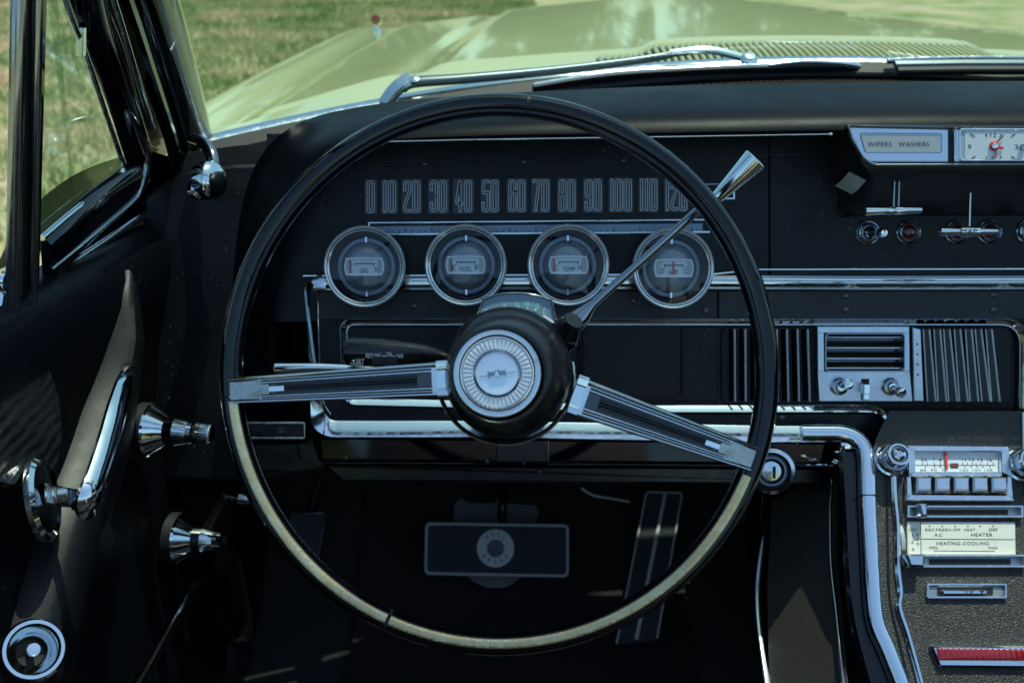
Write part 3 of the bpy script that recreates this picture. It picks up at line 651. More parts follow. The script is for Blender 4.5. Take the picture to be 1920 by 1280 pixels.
for cx, s_, hw in sp_c:
    yc = 369-4*(cx-695)/573; y0, y1 = yc-31, yc+31
    win.prism(D, rnd(rect(cx-hw, y0-3, cx+hw, y1+3), 5), 0, .002, 'numeral_plate', bev=.0006)
    ws = [2 if ch == '1' else 9.5 for ch in s_]; gap = 7.2; tot = sum(ws)+gap*(len(s_)-1); x = cx-tot/2
    for ch, cw_ in zip(s_, ws):
        pts_, cl = DIG[ch]
        pp = [(x+cw_*a, y0+4+(y1-y0-8)*b2) for a, b2 in pts_]; 
        if ch != '1' and ch != '7': pp = rnd(pp, 4.5, closed=cl, seg=4)
        def ext(pp, e):
            if cl: return pp
            a = V3((*pp[0],0)); b3 = V3((*pp[1],0)); c3 = V3((*pp[-2],0)); d3 = V3((*pp[-1],0)); a -= (b3-a).normalized()*e; d3 += (d3-c3).normalized()*e
            return [(a.x,a.y)]+list(pp[1:-1])+[(d3.x,d3.y)]
        k = D.sc(x, yc)
        for ww, e, mm, h_ in ((5.6, 2.8, 'numeral', .0024), (2.8, 1.4, 'numeral_plate', .0030)):
            win.sweep([D.w(a, b2, h_) for a, b2 in ext(pp, e)], D.N, [(-ww*k/2,0),(ww*k/2,0)], mm, closed=cl, pclosed=False)
        x += cw_+gap
spd = obj('speedometer', win, dash)
sc2 = M(); sc2.prism(D, [(700,424),(1318,418),(1318,438),(735,440)], 0, .0015, 'gauge_ring')
for i in range(50):
    x = 712+i*12.2; yb = 436; sc2.prism(D, rect(x-.8, yb-(9 if i % 4 == 0 else 4), x+.8, yb), .0015, .002, 'black_ink', bev=.0002)
obj('speed_scale', sc2, spd)
fr_ = M(); strip(fr_, D, [(712,438),(693,438),(692,418),(1330,412)], 3.6, .003, 'worn_chrome', 0); strip(fr_, D, [(712,439.5),(1330,435)], 4.5, .003, 'worn_chrome', 0)
obj('scale_frame', fr_, spd)
bx = M(); strip(bx, D, [(1322,346),(1348,345)], 3, .002, 'dark_chrome', 0); strip(bx, D, [(1376,352),(1376,372),(1330,373)], 4, .002, 'worn_chrome', 0); obj('indicator_frame', bx, dash)
# gauges
def gauge(px, py, word, letters, needle, nred=True):
    h1 = .036; c = D.w(px, py, 0); c = D.w(px, py, h1)-D.N*h1; k = .0395/73; g_ = M()
    sq = [(.036,-.004),(.0375,.010),(.0385,.026),(.0402,.0315),(.0404,.0340),(.0390,.0364),(.0374,.0354),(.0371,.0345),(.0366,.0354),(.0350,.0340),(.0345,.0305),(.0300,.020),(.0288,.0195)]
    g_.lathe(c, D.N, sq, 'chrome', seg=72, ms=['black_plastic','black_plastic','chrome','chrome','edge_metal','edge_metal','black_plastic','dark_chrome','edge_metal','black_plastic','black_plastic','black_plastic'])
    og = obj('gauge', g_, dash, label=word)
    r_ = M(); r_.lathe(c, D.N, [(.0288,.0195),(.0284,.0205),(.0252,.0210),(.0248,.0195)], 'gauge_ring', seg=64)
    for sgn in (1,-1): r_.box(c+D.V*(.0268*sgn)+D.N*.0222, D.U*.0011, D.V*.0027, D.N*.0008, 'chrome')
    obj('gauge_ring', r_, og)
    d_ = M(); d_.lathe(c, D.N, [(.0248,.0195),(.0243,.0185),(.0236,.0205),(.0215,.0245),(.018,.0275),(.013,.0297),(.007,.0308),(0,.0311)], 'gauge_grey', seg=64)
    obj('gauge_dome', d_, og)
    X = lambda x: px+x; Y = lambda y: py+y; h = .0305
    w_ = M(); outl = spl2([(-33,-15),(-15,-16.2),(15,-16.2),(33,-15)], 3)[:-1]+spl2([(33,-15),(36,0),(33,15)], 4)[:-1]+spl2([(33,15),(15,15.8),(-15,15.8),(-33,15)], 3)[:-1]+spl2([(-33,15),(-36,0),(-33,-15)], 4)[:-1]
    pl = [(X(a), Y(b2)) for a, b2 in outl]
    w_.prism(D, pl, .022, h+.0008, 'dial_face', bev=.0003)
    strip(w_, D, pl, 2.6, .0018, 'grey_white', h+.0006, closed=True)
    hh = h+.0012
    w_.text(D, word, X(-11 if len(word) > 3 else -8), X(12 if len(word) > 3 else 8), Y(3), Y(11.5), hh, 'black_ink')
    strip(w_, D, [(X(-17),Y(-2)),(X(-17),Y(-6)),(X(18),Y(-6)),(X(18),Y(-2))], 1.5, .0002, 'black_ink', hh)
    if word in ('FUEL','AMP'):
        for q in (-8,0,9): w_.prism(D, rect(X(q-.6),Y(-6),X(q+.6),Y(-3)), hh, hh+.0002, 'black_ink', bev=.00005)
    for ch, x in letters: w_.text(D, ch, X(x-3), X(x+3), Y(0), Y(10), hh, 'black_ink')
    for sgn in (-1, 1): w_.prism(D, [(X(sgn*32.5),Y(-13)),(X(sgn*34.5),Y(0)),(X(sgn*32.5),Y(13)),(X(sgn*25),Y(13)),(X(sgn*25),Y(-13))], h+.0002, hh-.0001, 'label_plate', bev=.0001)
    obj('gauge_window', w_, og)
    nd = M(); nd.prism(D, rect(X(needle-1.6),Y(-12),X(needle+1.6),Y(12)), hh, hh+.0006, 'needle_red' if nred else 'needle_dim', bev=.0001)
    obj('needle', nd, og)
    gg = M(); gg.lathe(c, D.N, [(.0350,.0335),(.024,.0355),(.012,.0366),(0,.037)], 'gauge_glass', seg=48); obj('gauge_glass', gg, og)
gauge(683, 500, 'OIL', [('H', 23)], -26, False)
gauge(873, 497, 'FUEL', [('E',-22),('F',21)], -27, False)
gauge(1066, 497, 'TEMP', [('C',-23),('H',22)], -27)
gauge(1263, 503, 'AMP', [('D',-21),('C',22)], 0)
# trim rails
tr_ = M(); strip(tr_, D, [(570,517),(1330,514),(1420,505),(3000,502)], 3.6, .005, 'chrome', 0)
pr = D.sc(1000,520); tr_.sweep([D.w(x, y, 0) for x, y in [(590,532),(1300,529),(1600,531),(3000,528)]], D.N, [(-.0070,0),(-.0070,.003),(-.0064,.0035),(-.005,.0025),(.001,.004),(.0052,.0085),(.0060,.0100),(.0068,.0095),(.0070,0)], 'strip_chrome')
obj('upper_trim', tr_, dash)
rl = M(); rl.prism(D, [(588,545),(1345,545),(1345,598),(600,600)], -.002, .003, 'vinyl'); rl.prism(D, [(1347,545),(3000,542),(3000,600),(1347,598)], -.002, .003, 'vinyl')
for x, y in ((1585,555),(1585,581),(1862,553),(1862,581),(1190,565),(1322,583),(776,575)): screw(rl, D, x, y, 6, .003)
obj('vinyl_rail', rl, dash)
# lower panel
lp = M(); lp.prism(D, [(600,600),(1650,600),(3000,600),(3000,860),(1690,860),(1640,800),(600,800)], -.02, -.004, 'dash_paint')
lp.prism(D, rnd([(652,612),(1082,612),(1082,748),(656,745)], 12), -.004, -.001, 'smooth_vinyl')
lp.prism(D, rnd([(1086,612),(1346,612),(1346,752),(1086,752)], 5), -.004, -.001, 'smooth_vinyl')
obj('lower_panel', lp, dash)
pk = M(); strip(pk, D, rnd([(1094,606),(1279,606),(1279,744),(1094,744)], 16), 5, .003, 'smooth_vinyl', -.001, closed=True); pk.prism(D, rnd(rect(1096,608,1277,742), 14), -.001, .0002, 'dark_pocket', bev=.0002)
obj('switch_blank', pk, dash)
# chrome surround: inner ring
ir = M()
pth = rnd([(1900,860),(1914,760),(1916,603),(645,603),(651,751),(1245,765),(1662,765),(1682,848)], [0,0,44,20,20,0,90,0], closed=False, seg=8)
def sub(p, k=4):
    out = []
    for a, b2 in zip(p, p[1:]):
        n = max(1, int(math.hypot(a[0]-b2[0], a[1]-b2[1])//60))
        for i in range(n): out.append((a[0]+(b2[0]-a[0])*i/n, a[1]+(b2[1]-a[1])*i/n))
    return out+[p[-1]]
pth = sub(pth)
strip(ir, D, pth, 14, .007, 'chrome', -.001, prof='slope')
obj('inner_chrome_trim', ir, dash)
ir = M(); strip(ir, D, sub(rnd([(1921,840),(1923,597),(639,597),(645,745)], [0,48,24,0], closed=False, seg=8)), 3.2, .0095, 'chrome', -.001, prof='half'); strip(ir, D, sub(rnd([(1908,840),(1909,609),(652,609),(657,740)], [0,40,16,0], closed=False, seg=8)), 2.4, .004, 'worn_chrome', -.001, prof='half'); obj('recess_bead', ir, dash)
orr = M(); pth = sub(rnd([(610,524),(577,535),(586,640),(600,803),(900,803),(1430,812),(1560,812)], [0,12,0,34,0,0,0], closed=False, seg=8))
strip(orr, D, pth, 32, .013, 'strip_chrome', -.002, prof='slope', wf=[lerpt([(300,.22),(690,.30),(800,1)], p_[1]) if p_[0] < 600 else 1 for p_ in pth])
strip(orr, D, spl2([(598,545),(600,640),(606,740),(622,775)], 6), 5, .006, 'chrome', -.001, prof='half')
obj('outer_chrome_trim', orr, dash)
gb = M(); gb.prism(D, rnd([(590,545),(644,600),(648,752),(660,760),(1240,775),(1640,775),(1668,850),(1600,850),(1590,826),(1430,800),(610,790)], 8), -.006, .001, 'dash_paint')
for x, y in ((836,776),(1466,783)): screw(gb, D, x, y, 6, .001)
obj('recess_panel', gb, dash)
lb = M(); lb.prism(D, [(596,818),(1420,826),(1560,828),(1560,872),(600,864)], -.03, .006, 'gloss_black', bev=.003)
strip(lb, D, [(600,866),(1000,868),(1560,873)], 2.5, .004, 'dark_chrome', .006, prof='half')
obj('lower_edge', lb, dash)
ub = M(); ub.prism(D, rnd([(600,868),(1560,874),(1560,912),(640,905)], 6), -.06, -.012, 'black_plastic', bev=.004)
for x, y in ((648,858),(913,864),(982,868),(1010,884)): screw(ub, D, x, y, 4, .007 if y < 880 else -.010)
obj('under_dash', ub, dash)
# ash tray / fresh-air vent box, far left under the dash
vb = M(); vb.prism(D, rnd([(462,830),(590,826),(610,880),(545,888),(470,884)], 6), -.06, -.01, 'black_plastic', bev=.003)
strip(vb, D, rnd(rect(462,792,572,820), 3), 4, .003, 'worn_chrome', -.005, closed=True)
vb.prism(D, rect(464,794,570,818), -.03, -.004, 'black_plastic'); vb.prism(D, rnd(rect(470,798,500,812), 5), -.004, -.002, 'dark_pocket')
for i in range(4): strip(vb, D, [(492+i*13,850),(506+i*13,868)], 3, .002, 'dark_pocket', -.0095)
for q in ((528,800,528,812),(521,803,535,803),(519,809,537,809)): strip(vb, D, [(q[0],q[1]),(q[2],q[3])], 2, .001, 'dim_ink', -.003)
obj('hood_release_panel', vb, dash)
# indicator lights and knobs
for x, kind in ((1628,'k'),(1705,'r'),(1796,'r'),(1857,'r'),(1930,'k'),(1998,'r')):
    b = M(); y = 436-2*(x-1628)/230; c = D.w(x, y, .003)-D.N*.003; k = D.sc(x, y)
    b.lathe(c, D.N, [(23.5*k,0),(23.5*k,.002),(21.5*k,.0035),(19.5*k,.0028),(18*k,.0020),(17*k,.0035),(15.5*k,.004),(14.5*k,.0025)], 'worn_chrome', seg=40, ms=['worn_chrome','worn_chrome','dark_chrome','black_plastic','dark_chrome','worn_chrome','worn_chrome'])
    if kind == 'r':
        oo = obj('warning_light', b, dash); b2 = M(); b2.lathe(c, D.N, [(14.6*k,.0024),(12*k,.0045),(6*k,.006),(0,.0065)], 'dark_red_lens', seg=32); obj('lens', b2, oo)
    else:
        oo = obj('control_knob', b, dash); b2 = M(); b2.lathe(c, (D.N+V3((.12,0,-.05))), [(14*k,.002),(13*k,.008),(10*k,.010),(8*k,.012),(7.5*k,.026),(8.5*k,.028),(8.5*k,.034),(6*k,.036),(0,.0355)], 'chrome', seg=32); obj('knob_cap', b2, oo)
# air vents
vt = M(); vt.prism(D, rnd(rect(1353,613,1896,756), 16), -.006, -.0005, 'dark_pocket', bev=.0005)
av = obj('air_vent', vt, dash)
for i, (xt, xb) in enumerate([(1377,1378),(1397,1398),(1417,1418),(1437,1438),(1456,1458),(1475,1478),(1495,1498),(1514,1518)]):
    b = M(); b.grid([[D.w(xt,617,.009), D.w(xb,752,.009)],[D.w(xt,617,.009)-D.N*.009-D.U*.004, D.w(xb,752,.009)-D.N*.009-D.U*.004]], 'black_plastic')
    b.sweep([D.w(xt,617,.0085), D.w(xb,752,.0085)], D.N, half(4.2*.00054,.0022,6), 'edge_metal'); obj('louvre', b, av)
for xt, xb in [(1742,1754),(1762,1774),(1780,1794),(1800,1814),(1821,1834),(1839,1856),(1859,1874)]:
    b = M(); a1, a2 = D.w(xt,617,.009), D.w(xb,752,.009); dd = D.U*.006+D.N*.000
    b.grid([[a1-dd, a2-dd*1.4],[a1, a2],[a1+D.U*.0005-D.N*.009, a2+D.U*.0005-D.N*.009]], 'louvre_face'); b.sweep([a1, a2], D.N, half(3.6*.00054,.0018,6), 'edge_metal')
    b.sweep([a1-dd, a2-dd*1.4], D.N, half(2.6*.00054,.0015,6), 'edge_metal'); obj('louvre', b, av)
vp = M(); vp.prism(D, [(1711,613),(1727,617),(1733,752),(1714,752)], 0, .009, 'satin')
for i in range(4): vp.prism(D, ell(1720+i*.3, 645+i*19, 2, 2, 10), .009, .0092, 'black_ink', bev=.0001)
obj('vent_plate', vp, av)
# chrome vent box with slats, two knobs and a lever
hb_ = M()
for q in ([(1533,612),(1705,612),(1705,624),(1533,624)], [(1533,696),(1706,696),(1711,752),(1536,752)], [(1533,624),(1545,624),(1546,696),(1533.5,696)], [(1694,624),(1705,624),(1706,696),(1695,696)]):
    hb_.prism(D, q, -.006, .012, 'satin', bev=.0004)
vbx = obj('vent_housing', hb_, av)
b = M(); b.prism(D, rect(1544,622,1696,698), -.004, .001, 'dark_pocket'); obj('vent_back', b, vbx) if False else None
b = M(); b.prism(D, rect(1544,622,1696,698), -.004, .001, 'dark_pocket')
for yy, mm in ((632,'worn_chrome'),(652,'worn_chrome'),(672,'worn_chrome'),(690,'worn_chrome')):
    a1, a2 = D.w(1547,yy,.009), D.w(1694,yy,.009); b.grid([[a1+D.V*.0045-D.N*.006, a2+D.V*.0045-D.N*.006],[a1, a2],[a1-D.V*.001-D.N*.001, a2-D.V*.001-D.N*.001],[a1-D.V*.004-D.N*.005, a2-D.V*.004-D.N*.005]], 'dark_chrome')
    b.sweep([a1, a2], D.N, half(.002,.0012,6), 'chrome')
strip(b, D, rnd(rect(1547,625,1694,695), 7), 3, .003, 'dark_chrome', .0115, closed=True)
obj('horizontal_slats', b, vbx)
def vknob(px, py, tx, ty, par):
    b = M(); c = D.w(px, py, .012); k = D.sc(px, py, .012)
    b.lathe(c, D.N, [(17*k,0),(17*k,.002),(14*k,.005),(9*k,.0055),(7*k,.008),(0,.008)], 'chrome', seg=32, ms=['chrome','worn_chrome','dark_chrome','chrome','chrome'])
    tip = D.w(tx, ty, .030); ax = tip-c
    b.tube([c, c+ax*.5, c+ax*.7, c+ax*.75, tip, tip+ax*.06], [6*k,6*k,7*k,9.5*k,9.5*k,5*k], 'chrome', seg=20); obj('vent_knob', b, par)
vknob(1573,724,1592,720,vbx); vknob(1669,724,1691,737,vbx)
b = M(); b.prism(D, rect(1615,710,1630,750), .012, .0125, 'dark_pocket', bev=.0001); b.box(D.w(1622,728,.019), D.U*.0032, D.V*.005, D.N*.006, 'chrome'); b.box(D.w(1623,743,.015), D.U*.0028, D.V*.003, D.N*.003, 'chrome'); obj('vent_lever', b, vbx)

# ---- centre pod: wiper plate and clock
pod = M(); rows = []
secp = [(222,.050,1578),(228,.068,1582),(236,.080,1586),(262,.082,1597),(290,.082,1608),(308,.082,1618),(318,.081,1628),(332,.074,1636),(350,.062,1640),(370,.046,1640),(388,.028,1634),(400,.012,1626),(406,-.004,1616)]
xs_p = [0,.02,.06,.15,.3,.5,.75,1]
for (py, h, xl) in secp:
    kk = max(.25, min(1, (py-236)/90)); r = [D.w(xl-26-50*kk, py+6, -.006), D.w(xl-12-34*kk, py+4, h*.5), D.w(xl-3-9*kk, py+1, h*.88)]
    for k in xs_p: r.append(D.w(xl+(2500-xl)*k, py, h))
    rows.append(r)
pod.grid(rows, 'vinyl'); po = obj('centre_pod', pod, dash)
PF = D
b = M(); face = rnd([(1591,238),(1779,242),(1779,303),(1632,303),(1618,296)], [4,2,2,10,14]); b.prism(D, face, .080, .0865, 'brushed', bev=.001)
plate = obj('pod_faceplate', b, po)
# second plate around the clock
b = M(); b.prism(D, rnd(rect(1790,242,1990,303), 3), .080, .0865, 'brushed', bev=.001); obj('pod_faceplate', b, po)
b = M(); b.prism(D, rnd([(1614,252),(1763,253),(1763,284),(1624,284)], 4), .0865, .0868, 'label_plate', bev=.0001)
strip(b, D, rnd([(1612,250),(1765,251),(1765,286),(1622,286)], 4), 2, .0008, 'dark_chrome', .0864, closed=True)
b.text(D, 'WIPERS', 1627, 1672, 266, 274.5, .0871, 'black_ink'); b.text(D, 'WASHERS', 1685, 1742, 266, 274.5, .0871, 'black_ink'); obj('label_plate', b, po)
b = M(); strip(b, D, sub(rnd([(1588,236),(1596,262),(1622,309),(3000,309)], [0,0,26,0], closed=False)), 6, .005, 'chrome', .0825, prof='half'); strip(b, D, [(1784,240),(1784,304)], 7, .010, 'chrome', .080, prof='half')
strip(b, D, [(1588,236),(1780,240),(2400,238)], 3, .004, 'dark_chrome', .083, prof='half'); obj('pod_trim', b, po)
cl = M(); cl.prism(D, rnd(rect(1801,245,1952,299), 5), .0865, .0870, 'label_plate', bev=.0001); strip(cl, D, rnd(rect(1799,243,1954,301), 5), 3, .002, 'worn_chrome', .0862, closed=True)
cl.prism(D, rnd(rect(1809,247,1945,298), 6), .0870, .0874, 'dial_face', bev=.0001)
ccx, ccy = 1863, 274; hh = .0876
cl.text(D, '12', 1857, 1868, 249, 257, hh, 'black_ink'); cl.text(D, '9', 1815, 1821, 271, 280, hh, 'black_ink'); cl.text(D, '3', 1903, 1909, 271, 280, hh, 'black_ink'); cl.text(D, '6', 1860, 1866, 292, 297.5, hh, 'black_ink')
for x0_, y0_, x1_, y1_ in ((1819,251,1828,256),(1848,251,1851,256),(1875,256,1878,251),(1896,256,1904,251),(1822,297,1829,293),(1849,297,1851,293),(1875,293,1877,297),(1896,293,1903,297)): strip(cl, D, [(x0_,y0_),(x1_,y1_)], 1.6, .0002, 'black_ink', hh)
ck = obj('clock', cl, dash)
b = M(); strip(b, D, [(1866,270),(1882,254)], 2, .0004, 'black_ink', .0885); strip(b, D, [(1866,276),(1881,278)], 5, .0004, 'needle_red', .0882); strip(b, D, [(1864,276),(1869,296)], 2, .0003, 'needle_red', .088); obj('clock_hands', b, ck)
b = M(); c = D.w(1864,274,.0876); b.lathe(c, D.N, [(.0046,0),(.0046,.001),(.003,.0018)], 'needle_red', seg=24); b.lathe(c, D.N, [(.003,.0015),(.0025,.003),(0,.0036)], 'chrome', seg=20); b.lathe(D.w(1917,276,.0876), D.N, [(.0028,0),(.0026,.003),(0,.0035)], 'dark_chrome', seg=20); obj('clock_stem', b, ck)
b = M(); b.grid([[D.w(1592+k*32-(f*27), 322+k*16+f*26+3*math.sin(f*3), .074-.030*f+.012*k+.003*math.sin(math.pi*k)) for k in (0,.25,.5,.75,1)] for f in (0,.25,.5,.75,1)], 'ivory_lens'); obj('courtesy_lens', b, po)
# levers below the pod
b = M()
for x in (1675,1684): strip(b, D, [(x+1,330),(x-1,398)], 5.5, .003, 'dark_chrome', .066, prof='half')
c0, c1 = D.w(1621,396,.072), D.w(1728,394,.072); ax = c1-c0
b.tube([c0+ax*f for f in (0,.01,.3,.46,.5,.54,.7,.99,1)], [.003,.0046,.0038,.0044,.003,.0044,.0038,.0030,.002], 'chrome', seg=20); obj('wiper_lever', b, po)
b = M(); strip(b, D, [(1818,362),(1816,430)], 5, .003, 'worn_chrome', .058, prof='half')
c0, c1 = D.w(1761,434,.066), D.w(1870,434,.066); ax = c1-c0
b.tube([c0+ax*f for f in (0,.01,.34,.35,.68,.69,.99,1)], [.003,.0044,.0036,.0050,.0050,.0036,.0028,.002], 'chrome', seg=20)
b.text(D, 'MAP', 1803, 1832, 429, 438, .0712, 'black_ink'); obj('map_light_lever', b, po)
# ignition switch
ig = M(); c = D.w(1450, 884, .012); k = D.sc(1450, 884, .012)
ig.lathe(c-D.N*.02, D.N+V3((-.12,0,.05)), [(46*k,0),(46*k,.018),(43*k,.024),(36*k,.026),(33*k,.022),(30*k,.021),(27*k,.024),(24*k,.024),(22*k,.020),(18*k,.022),(0,.023)], 'chrome', seg=48, ms=['chrome','chrome','worn_chrome','black_plastic','black_plastic','gauge_ring','gauge_ring','black_plastic','worn_chrome','worn_chrome'])
o = obj('ignition_switch', ig, dash)
b = M(); b.box(c+D.N*.004, D.U*.0012, D.V*.006, D.N*.001, 'dark_pocket'); obj('key_slot', b, o)
# crumpled chrome backing right of the ignition
b = M(); rows = []
for j in range(9):
    rows.append([D.w(1490+(1600-1490)*i/14, 830+j*5.2, .004+.006*noise.noise(V3((i*.35, j*.5, 3)))) for i in range(15)])
b.grid(rows, 'chrome'); obj('ignition_bezel', b, dash)
# parking brake release
b = M(); b.tube([S.w(392,990,.05), S.w(410,955,.06), S.w(424,930,.07)], [.006,.006,.004], 'black_plastic'); c0 = S.w(424,931,.070); 
b.tube([c0, c0+V3((.014,-.004,0))], .002, 'chrome'); b.tube([c0+V3((.012,-.003,0)), c0+V3((.016,-.004,0)), c0+V3((.030,-.006,-.001))], [.003,.007,.006], 'chrome', seg=20); obj('brake_release', b, dash)
# parking brake pedal, dim behind rim
pbk = thing('parking_brake_pedal', aty(570,1000,1.25), 'small black parking brake pedal with pale trim, left of the wide brake pedal', 'pedal')
b = M(); PB = tilt(30, aty(570,1010,1.22)); b.prism(PB, rnd([(545,962),(612,962),(596,1050),(550,1050)], 8), -.01, 0, 'ribbed_rubber', bev=.002); obj('pedal_pad', b, pbk)
b = M(); strip(b, PB, rnd([(545,962),(612,962),(596,1050),(550,1050)], 8), 4, .004, 'dark_chrome', -.001, closed=True); obj('pedal_trim', b, pbk)
b = M(); b.tube([PB.w(578,980,-.01), aty(600,900,1.3)], .008, 'black_plastic'); obj('pedal_arm', b, pbk)

# ================================================================== BRAKE PEDAL
BP = tilt(34, aty(930,1030,1.24))
bp = thing('brake_pedal', aty(930,1030,1.24), 'wide rectangular black brake pedal with silver rim and round badge', 'pedal')
out = rnd([(800,981),(1064,985),(1064,1079),(798,1074)], 9)
b = M(); b.prism(BP, out, -.012, -.001, 'ribbed_rubber', bev=.002); obj('pedal_pad', b, bp)
b = M(); strip(b, BP, out, 6, .006, 'grey_white', -.003, closed=True, prof='half'); obj('pedal_rim', b, bp)
b = M(); cx, cy = 929, 1027; k = BP.sc(cx, cy); b.lathe(BP.w(cx, cy, -.001), BP.N, [(35*k,0),(35*k,.0025),(34*k,.003),(17*k,.003),(16*k,.0015),(0,.001)], 'grey_white', seg=48, ms=['grey_white','grey_white','grey_white','grey_white','black_plastic'])
for word, a0, a1, flip in (('DISC', -128, -52, 1), ('BRAKE', 145, 35, -1)):
    for i, ch in enumerate(word):
        a = math.radians(a0+(a1-a0)*i/(len(word)-1)); x, y = cx+25.5*math.cos(a), cy+25.5*math.sin(a); rot = a+math.pi/2 if flip > 0 else a-math.pi/2
        b.text(BP, ch, x-(2.6 if ch != 'I' else .8), x+(2.6 if ch != 'I' else .8), y-4, y+4, .0026, 'black_ink', rot=rot)
obj('pedal_badge', b, bp)
b = M(); b.tube(spline([BP.w(941,985,-.012), aty(942,950,1.27), aty(944,905,1.33), aty(944,860,1.36)], 4), .007, 'black_plastic'); obj('pedal_arm', b, bp)
# accelerator
AP = Fr(aty(1215,1060,1.24), (0,-.72,.69))
ap = thing('accelerator_pedal', aty(1190,1190,1.15), 'tall narrow black accelerator pedal with silver stripes', 'pedal')
b = M(); b.prism(AP, rnd([(1212,922),(1279,924),(1230,1200),(1153,1208)], 7), -.015, -.001, 'ribbed_rubber', bev=.002); obj('pedal_pad', b, ap)
b = M(); strip(b, AP, rnd([(1156,1206),(1212,922),(1279,924),(1232,1196)], 7, closed=False), 4, .004, 'grey_white', -.002, prof='half'); strip(b, AP, [(1247,926),(1222,1050),(1193,1198)], 7, .004, 'grey_white', -.002, prof='half'); obj('pedal_stripes', b, ap)

# ================================================================== STEERING COLUMN + LEVERS
sc_ = thing('steering_column', Q.w(950,690), 'black steering column with gear position window behind the wheel hub', 'steering column')
b = M(); c = Q.w(952,694,.0)
b.lathe(c, W.N, [(.040,-.32),(.042,-.12),(.047,-.05),(.050,-.03),(.051,.0),(.050,.012),(.044,.02)], 'black_plastic', seg=56); obj('column_shroud', b, sc_)
b = M(); fan = [(893,596),(906,562)]+spl2([(906,562),(930,553),(962,549),(1000,552),(1034,563)], 4)[1:]+[(1043,600),(1050,640),(1020,660),(900,640)]
b.prism(Q, fan, -.012, .004, 'indicator_blue', bev=.001); gi_ = obj('gear_indicator', b, sc_)
b = M(); strip(b, Q, fan[:-2], 4, .003, 'dark_chrome', .003, prof='half'); obj('indicator_rim', b, gi_)
b = M(); hh = .0043
for ch, x, y, r_, s_ in (('P',913,585,-.25,4),('R',947,574,-.08,4),('N',970,573,.0,4.5),('L',1022,583,.3,4)): b.text(Q, ch, x-s_*.8, x+s_*.8, y-s_*1.4, y+s_*1.4, hh, 'teal_ink', rot=r_)
for i, ch in enumerate('DRIVE'): b.text(Q, ch, 986+i*6-2.4*(ch != 'I')-.6, 986+i*6+2.4*(ch != 'I')+.6, 568+i*i*.28-3, 574+i*i*.28, hh, 'teal_ink', rot=.05+i*.06)
for x, y, r_ in ((989,578,2),(1004,581,3)): b.prism(Q, ell(x, y, r_, r_, 14), .004, .0045, 'teal_ink', bev=.0001)
strip(b, Q, [(1018,592),(1040,606)], 3.5, .0008, 'grey_white', .004)
obj('gear_letters', b, gi_)
b = M(); c0 = Q.w(1058,625,.0); b.tube([Q.w(1030,640,-.03), c0, Q.w(1076,600,.01)], [.018,.014,.008], 'black_plastic', seg=20); b.tube([Q.w(1045,640,-.01), Q.w(1072,632,.006)], [.008,.006], 'black_plastic'); obj('lever_socket', b, sc_)
b = M(); b.prism(D, rect(930,826,1028,866), .004, .012, 'black_plastic', bev=.001); strip(b, D, [(1028,826),(1028,866)], 2, .002, 'dark_chrome', .011); obj('column_bracket', b, sc_)
# gear lever
gl_ = thing('gear_shift_lever', Q.w(1080,602,.0), 'long chrome column gear lever with flared tip right of the hub', 'gear lever')
b = M(); Z = lambda px, py, z: CAM+ray(px, py)*z
pp = [Z(1078,603,.80),(Z(1092,592,.80)),Z(1112,570,.80),Z(1200,492,.795),Z(1300,402,.79),Z(1345,366,.785)]
b.tube(pp, [.0090,.0080,.0038,.0033,.0036,.0042], 'dark_chrome', seg=24); obj('lever_rod', b, gl_)
b = M(); a_, b_ = Z(1345,370,.785), Z(1416,299,.775); ax = b_-a_
b.tube([a_-ax*.02, a_, a_+ax*.5, a_+ax*.93, b_, b_+ax*.015, b_+ax*.018, b_-ax*.01], [.003,.0052,.0076,.0098,.0100,.0093,.0082,.0075], 'chrome', seg=32); b.lathe(b_+ax*.0, ax, [(.0076,-.001),(.004,.0005),(0,.001)], 'gauge_ring', seg=24); obj('lever_handle', b, gl_)
# turn signal
ts = thing('turn_signal_lever', Q.w(640,690), 'slim chrome turn signal lever showing above the left wheel spoke', 'lever')
b = M(); b.tube([Z(513,690,.79), Z(516,690,.79), Z(600,689,.79), Z(760,694,.80), Z(880,700,.80)], [.0025,.0040,.0036,.0025,.0025], 'chrome', seg=20); obj('lever_rod', b, ts)
# cruise stalk
cs = thing('cruise_control_lever', Q.w(730,660), 'fat black stalk with white speed control lettering left of the hub', 'lever')
b = M(); b.tube([Z(643,661,.77), Z(647,661,.77), Z(660,660,.77), Z(720,661,.77), Z(790,665,.775), Z(815,668,.78), Z(860,680,.79)], [.006,.0095,.0112,.0108,.0085,.0065,.005], 'black_plastic', seg=32); st = obj('lever_body', b, cs)
b = M(); SF = tilt(24, Z(700,665,.7576))
b.text(SF, 'RESUME', 686, 714, 662, 671, .0, 'white_ink', rot=.02); b.text(SF, 'ON', 724, 734, 660, 668, .0, 'white_ink'); b.text(SF, 'OFF', 742, 756, 664, 672, .0, 'white_ink')
for l in ([(716,667),(722,667),(722,670)], [(729,670),(729,674)], [(734,670),(734,667),(740,667)]): strip(b, SF, l, 1.3, .0003, 'white_ink', 0)
b.text(SF, 'SET', 668, 683, 673, 680, -.0006, 'white_ink'); b.text(SF, 'SPEED', 657, 681, 680, 686, -.0012, 'white_ink'); b.flat(SF, [(659,676.5),(665,673.5),(665,679.5)], -.0004, 'white_ink')
obj('lever_lettering', b, st)
b = M(); b.box(Z(722,676,.757), V3((.010,0,0)), W.V*.003, W.N*.002, 'rubber')
for i in range(9): b.box(Z(701+i*5,676,.755), V3((.0006,0,0)), W.V*.003, W.N*.001, 'black_plastic')
obj('slide_switch', b, cs)

